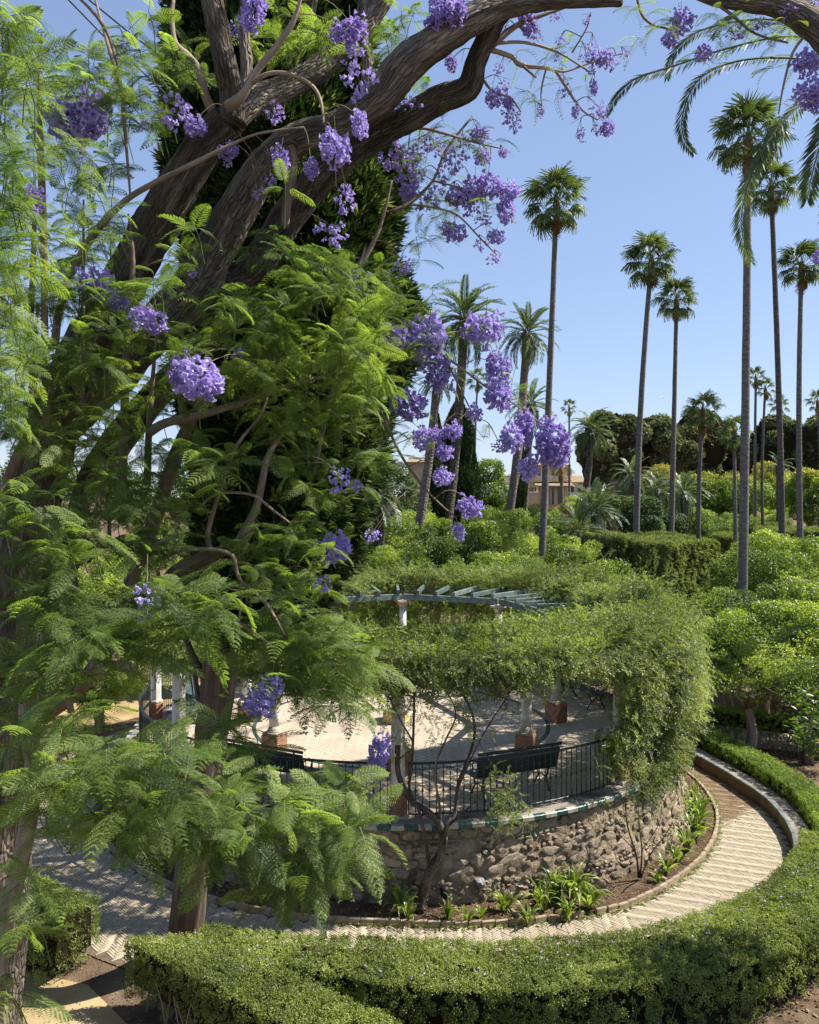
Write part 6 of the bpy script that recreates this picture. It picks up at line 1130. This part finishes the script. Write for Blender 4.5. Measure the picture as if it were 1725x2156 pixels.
bush('broadleaf_tree', 'pale green leafy tree right of the broad dark cypress', 'tree', 1022, 1030, 75, 48, 66, [M['orange'], M['orangey']], 16000, .22, 81, frac=fy2, trunk=.2); bush('broadleaf_tree', 'flowering magnolia like tree with pink specks at the left behind the jacaranda', 'tree', 840, 1040, 55, 55, 70, [M['shrub'], M['pink']], 16000, .18, 82, frac=lambda Pn, h, r_: r_.random(len(h)) > .985, trunk=.2)
bush('bougainvillea', 'pink bougainvillea spilling over the villa garden wall', 'shrub', 1192, 1068, 108, 20, 12, [M['pink']], 5000, .16, 83); bush('bougainvillea', 'small pink bougainvillea at the left beside the far tiled wall', 'shrub', 836, 990, 70, 10, 7, [M['pink']], 600, .16, 84)
for i, (px, py, d, r, h, lab) in enumerate([(700, 1060, 110, 70, 50, 'distant dark tree behind the cypress at the left'), (560, 1040, 120, 90, 70, 'distant tree mass left behind the jacaranda'), (400, 1040, 120, 90, 60, 'distant tree behind the leaning trunk'), (230, 1040, 110, 100, 70, 'distant tree at the left behind the branches'), (60, 1040, 100, 100, 80, 'distant tree at the far left edge'), (-80, 1040, 100, 90, 80, 'distant tree beyond the left edge'), (1270, 1060, 115, 40, 28, 'distant dark shrub tree right of the villa'), (1340, 1020, 150, 90, 50, 'dark far trees filling the gap under the leftmost ficus'), (1500, 1020, 152, 90, 50, 'dark far trees under the middle ficus domes'), (1660, 1020, 154, 90, 50, 'dark far trees under the right hand ficus domes')]):
    bush('broadleaf_tree', lab, 'tree', px, py, d, r, h, [M['shrub']], 12000, .5, 90+i, trunk=.3, group='distant trees')

# ------------------------------------------------------------------ villa and garden walls far behind
def wbox(mb, x0, x1, y0, y1, z0, z1): mb.box(((x0+x1)/2, (y0+y1)/2, (z0+z1)/2), (x1-x0, y1-y0, z1-z0)); return mb
D = 118.0
def X(px, d=D): return (px-862.5)/F*d
def Z(py, d=D): return CZ+(HZ-py)/F*d
vl = thing('villa', 'old yellow and white villa with a roofed balcony behind the palms', 'building', (X(1175), D, 0)); 
def vb(name, x0, x1, d0, dep, y0, y1, mat): m = MB(); wbox(m, X(x0), X(x1), d0, d0+dep, Z(y1), Z(y0)); return m.obj(name, M[mat], vl, world=True)
def roof(name, x0, x1, d0, d1, ytop, ybot, par, hip=.25):
    m = MB(); a, b = X(x0), X(x1); zt, zb = Z(ytop), Z(ybot); ix = (b-a)*hip; iy = (d1-d0)*.45
    m.add([(a, d0, zb), (b, d0, zb), (b, d1, zb), (a, d1, zb), (a+ix, d0+iy, zt), (b-ix, d0+iy, zt), (b-ix, d1-iy, zt), (a+ix, d1-iy, zt), (a, d0, zb-.2), (b, d0, zb-.2), (b, d1, zb-.2), (a, d1, zb-.2)], [[0, 1, 5, 4], [1, 2, 6, 5], [2, 3, 7, 6], [3, 0, 4, 7], [4, 5, 6, 7], [8, 9, 1, 0], [9, 10, 2, 1], [10, 11, 3, 2], [11, 8, 0, 3]]); return m.obj(name, M['rtile'], par, world=True)
vb('wall', 1063, 1122, D+1, 8, 1012, 1110, 'white'); vb('cornice', 1062, 1123, D+.7, .4, 1014, 1019, 'yellow'); roof('roof', 1063, 1100, D-1, D+1.2, 1022, 1030, vl, .02)
vb('wall', 1120, 1192, D-1, 9, 982, 1110, 'yellow'); roof('roof', 1116, 1197, D-2, D+9, 966, 980, vl)
vb('wall', 1192, 1235, D+1, 8, 1014, 1110, 'white'); roof('roof', 1190, 1240, D-.2, D+8, 1000, 1015, vl, .1); vb('parapet', 1196, 1222, D+6, 3, 992, 1006, 'white')
for k, (x0, x1, y0, y1) in enumerate([(1130, 1136, 990, 1003), (1144, 1150, 990, 1003), (1158, 1164, 990, 1003), (1172, 1180, 990, 1005), (1136, 1146, 1026, 1050), (1154, 1164, 1028, 1062), (1172, 1182, 1028, 1062), (1205, 1211, 1024, 1036), (1220, 1226, 1024, 1036), (1074, 1079, 1030, 1040), (1088, 1093, 1030, 1040)]):
    d0 = D-1 if 1120 < x0 < 1192 else D+1; w = vb('window', x0-.6, x1+.6, d0-.12, .1, y0-.6, y1+.6, 'white'); m = MB(); wbox(m, X(x0), X(x1), d0-.17, d0-.125, Z(y1), Z(y0)); o = m.obj('pane', M['glass'], w); o.location = Vector((0, 0, 0))
for px in range(1122, 1193, 10):
    vb('balcony_post', px, px+1.5, D-3.2, .12, 985, 1012, 'yellow'); vb('terrace_pillar', px, px+1.2, D-3.2, .12, 1022, 1060, 'white')
vb('balcony_slab', 1119, 1194, D-3.4, 2.3, 1012, 1015, 'yellow'); vb('balcony_rail', 1119, 1194, D-3.38, .08, 1003, 1004, 'white'); roof('awning_roof', 1117, 1196, D-4.6, D-1.2, 1016, 1023, vl, .02)
for px in np.arange(1120, 1193, 3.0): vb('baluster', px, px+1.0, D-3.37, .06, 1004.3, 1011.7, 'white')
gw = thing('garden_wall', 'peach garden wall with a pierced arcade in front of the villa', 'wall', (X(1105, 105), 105, 0))
def gb(name, x0, x1, d0, dep, y0, y1, mat, d=105.0): m = MB(); wbox(m, X(x0, d), X(x1, d), d0, d0+dep, Z(y1, d), Z(y0, d)); return m.obj(name, M[mat], gw, world=True)
gb('wall', 1104, 1134, 105, .6, 1038, 1110, 'peach'); gb('wall', 1062, 1084, 105, .6, 1060, 1110, 'peach'); gb('coping', 1103, 1135, 104.8, 1, 1036, 1038, 'white'); gb('wall', 1134, 1245, 105, .6, 1084, 1110, 'peach'); gb('opening_band', 1105, 1133, 104.9, .08, 1021, 1023, 'yellow'); gb('upper_wall', 1104, 1134, 105.1, .4, 1024, 1035.8, 'yellow')
for px in range(1108, 1132, 6): gb('arch_opening', px, px+3.2, 105.0, .09, 1026, 1034, 'glass')
fw = thing('far_building', 'weathered brown building with tiled roof at the left behind the leaning palms', 'building', (X(885, 80), 80, 0))
m = MB(); wbox(m, X(860, 80), X(906, 80), 80, 90, 0, Z(972, 80)); m.obj('wall', M['peach'], fw, world=True)
m = MB(); m.add([(X(856, 80), 79.5, Z(973, 80)), (X(909, 80), 79.5, Z(973, 80)), (X(909, 80), 90.5, Z(973, 80)), (X(856, 80), 90.5, Z(973, 80)), (X(862, 80), 85, Z(958, 80)), (X(896, 80), 85, Z(958, 80))], [[0, 1, 5, 4], [1, 2, 5], [2, 3, 4, 5], [3, 0, 4], [3, 2, 1, 0]]); m.obj('roof', M['rtile'], fw, world=True)
wh = thing('far_building', 'white flat roofed houses on the skyline left of the villa', 'building', (X(1060, 170), 170, 0))
for k, (x0, x1, y0, mt) in enumerate([(1010, 1050, 1012, 'white'), (1040, 1085, 1002, 'white'), (1082, 1102, 996, 'white'), (1218, 1262, 1006, 'white')]):
    m = MB(); wbox(m, X(x0, 170), X(x1, 170), 170+k, 180, 0, Z(y0, 170)); w = m.obj('wall', M[mt], wh, world=True); m = MB(); wbox(m, X(x0-.5, 170), X(x1+.5, 170), 169.8+k, 170.0+k-.01, Z(y0+1.5, 170), Z(y0-1, 170)); m.obj('parapet', M['yellow'], wh, world=True)
    for q in range(3):
        xx = x0+(x1-x0)*(.2+.27*q); m = MB(); wbox(m, X(xx, 170), X(xx+3, 170), 169.9+k, 169.98+k, Z(y0+13, 170), Z(y0+7, 170)); m.obj('window', M['glass'], wh, world=True)
lw = thing('low_wall', 'low pale rendered wall at the foot of the yellow flowering trees', 'wall', (X(1520, 76), 76, 0)); m = MB(); wbox(m, X(1460, 76), X(1590, 76), 76, 76.5, 0, Z(1108, 76)); m.obj('wall', M['peach'], lw, world=True); m = MB(); wbox(m, X(1459, 76), X(1591, 76), 75.9, 76.6, Z(1107.8, 76), Z(1103, 76)); m.obj('coping', M['white'], lw, world=True)

# ------------------------------------------------------------------ litter, petals, birds
def litter(name, n, fn, mat, L, z=.0, asp=.6):
    P_ = np.array([fn() for _ in range(n)]); P_[:, 2] += .006+rng.random(n)*.012; V, Fc, t = leafcloud(P_, unit(n)*np.array([1, 1, .25]), unit(n)*.35+np.array([0, 0, 1.]), L*rng.uniform(.6, 1.3, n), L*asp, .2); o = obj(name, mesh(name, V, Fc, M[mat], tone=t)); props(o, kind='stuff'); return o
def rnd_right():
    while True:
        x, y = random.uniform(5, 16), random.uniform(9, 27); dx, dy = x-C0.x, y-C0.y; r = math.hypot(dx, dy); th = math.degrees(math.atan2(dy, dx))
        if r > Rout(th)+1.0 and r > 9.2+(.8 if th < -38 else 0): return (x, y, -.02)
litter('leaf_litter', 14000, rnd_right, 'litter', .085)
def rnd_bed():
    t = random.uniform(-150, 20); r = random.uniform(6.6, Rbed(t)-.05); p = pol(t, r, .05); return tuple(p)
litter('bed_litter', 3500, rnd_bed, 'litter', .045)
litter('bed_weeds', 1600, lambda: tuple(pol(*(lambda t: (t, Rbed(t)+random.gauss(.04, .06)))(random.uniform(-100, 15)), .03)), 'agap', .05)
litter('fallen_leaves', 900, lambda: tuple(pol(random.uniform(-140, 0), random.uniform(6.8, 9.1), .014)), 'litter', .03)
litter('terrace_leaves', 1800, lambda: tuple(pol(random.uniform(0, 360), 6.2*math.sqrt(random.random()), TZ)), 'litter', .035)
litter('fallen_petals', 420, lambda: (lambda q: (q[0], q[1], q[2]))(random.choice([pol(random.uniform(-140, -20), random.uniform(7.3, 9), .014), pol(random.uniform(-107, -45), random.uniform(9.4, 10.2), .95), Vector((random.uniform(-5, -1.5), random.uniform(8, 11), -.01))])), 'petal', .04)
litter('lower_left_litter', 1500, lambda: (random.uniform(-7, -1), random.uniform(8, 13), -.01), 'litter', .04)
def bird(label, loc, rz, s=1, fly=False):
    t = thing('bird', label, 'bird', loc, rz); b = bmesh.new(); bmesh.ops.create_uvsphere(b, u_segments=10, v_segments=7, radius=1)
    for v in b.verts: x = v.co.x; v.co = Vector((x*.16, v.co.y*.065*(1-.3*x), v.co.z*.06+.02*x))
    me = bpy.data.meshes.new('body'); b.to_mesh(me); b.free(); me.materials.append(M['bird']); obj('body', me, t, (0, 0, .08)); MB().lathe([(.01, -.03), (.035, 0), (.03, .03), (.005, .045)], 8).obj('head', M['bird'], t, loc=(.15, 0, .12))
    MB().add([(-.12, .03, .08), (-.12, -.03, .08), (-.27, -.05, .07), (-.27, .05, .07)], [[0, 1, 2, 3]]).obj('tail', M['bird'], t)
    for q in (-1, 1): MB().add([(.07, .05*q, .1), (-.07, .05*q, .1), (-.12, (.42 if fly else .08)*q, .22 if fly else .09), (.02, (.34 if fly else .09)*q, .24 if fly else .11)], [[0, 1, 2, 3]]).obj('wing', M['bird'], t)
    t.scale = (s, s, s)
bird('small white bird flying in the clear sky between the slim palms', P(1397, 838, 60), 1.2, .6, True)
bird('white dove perched on the dark cypress hedge', P(1522, 1257, 39.8), 2.5, 1.0)
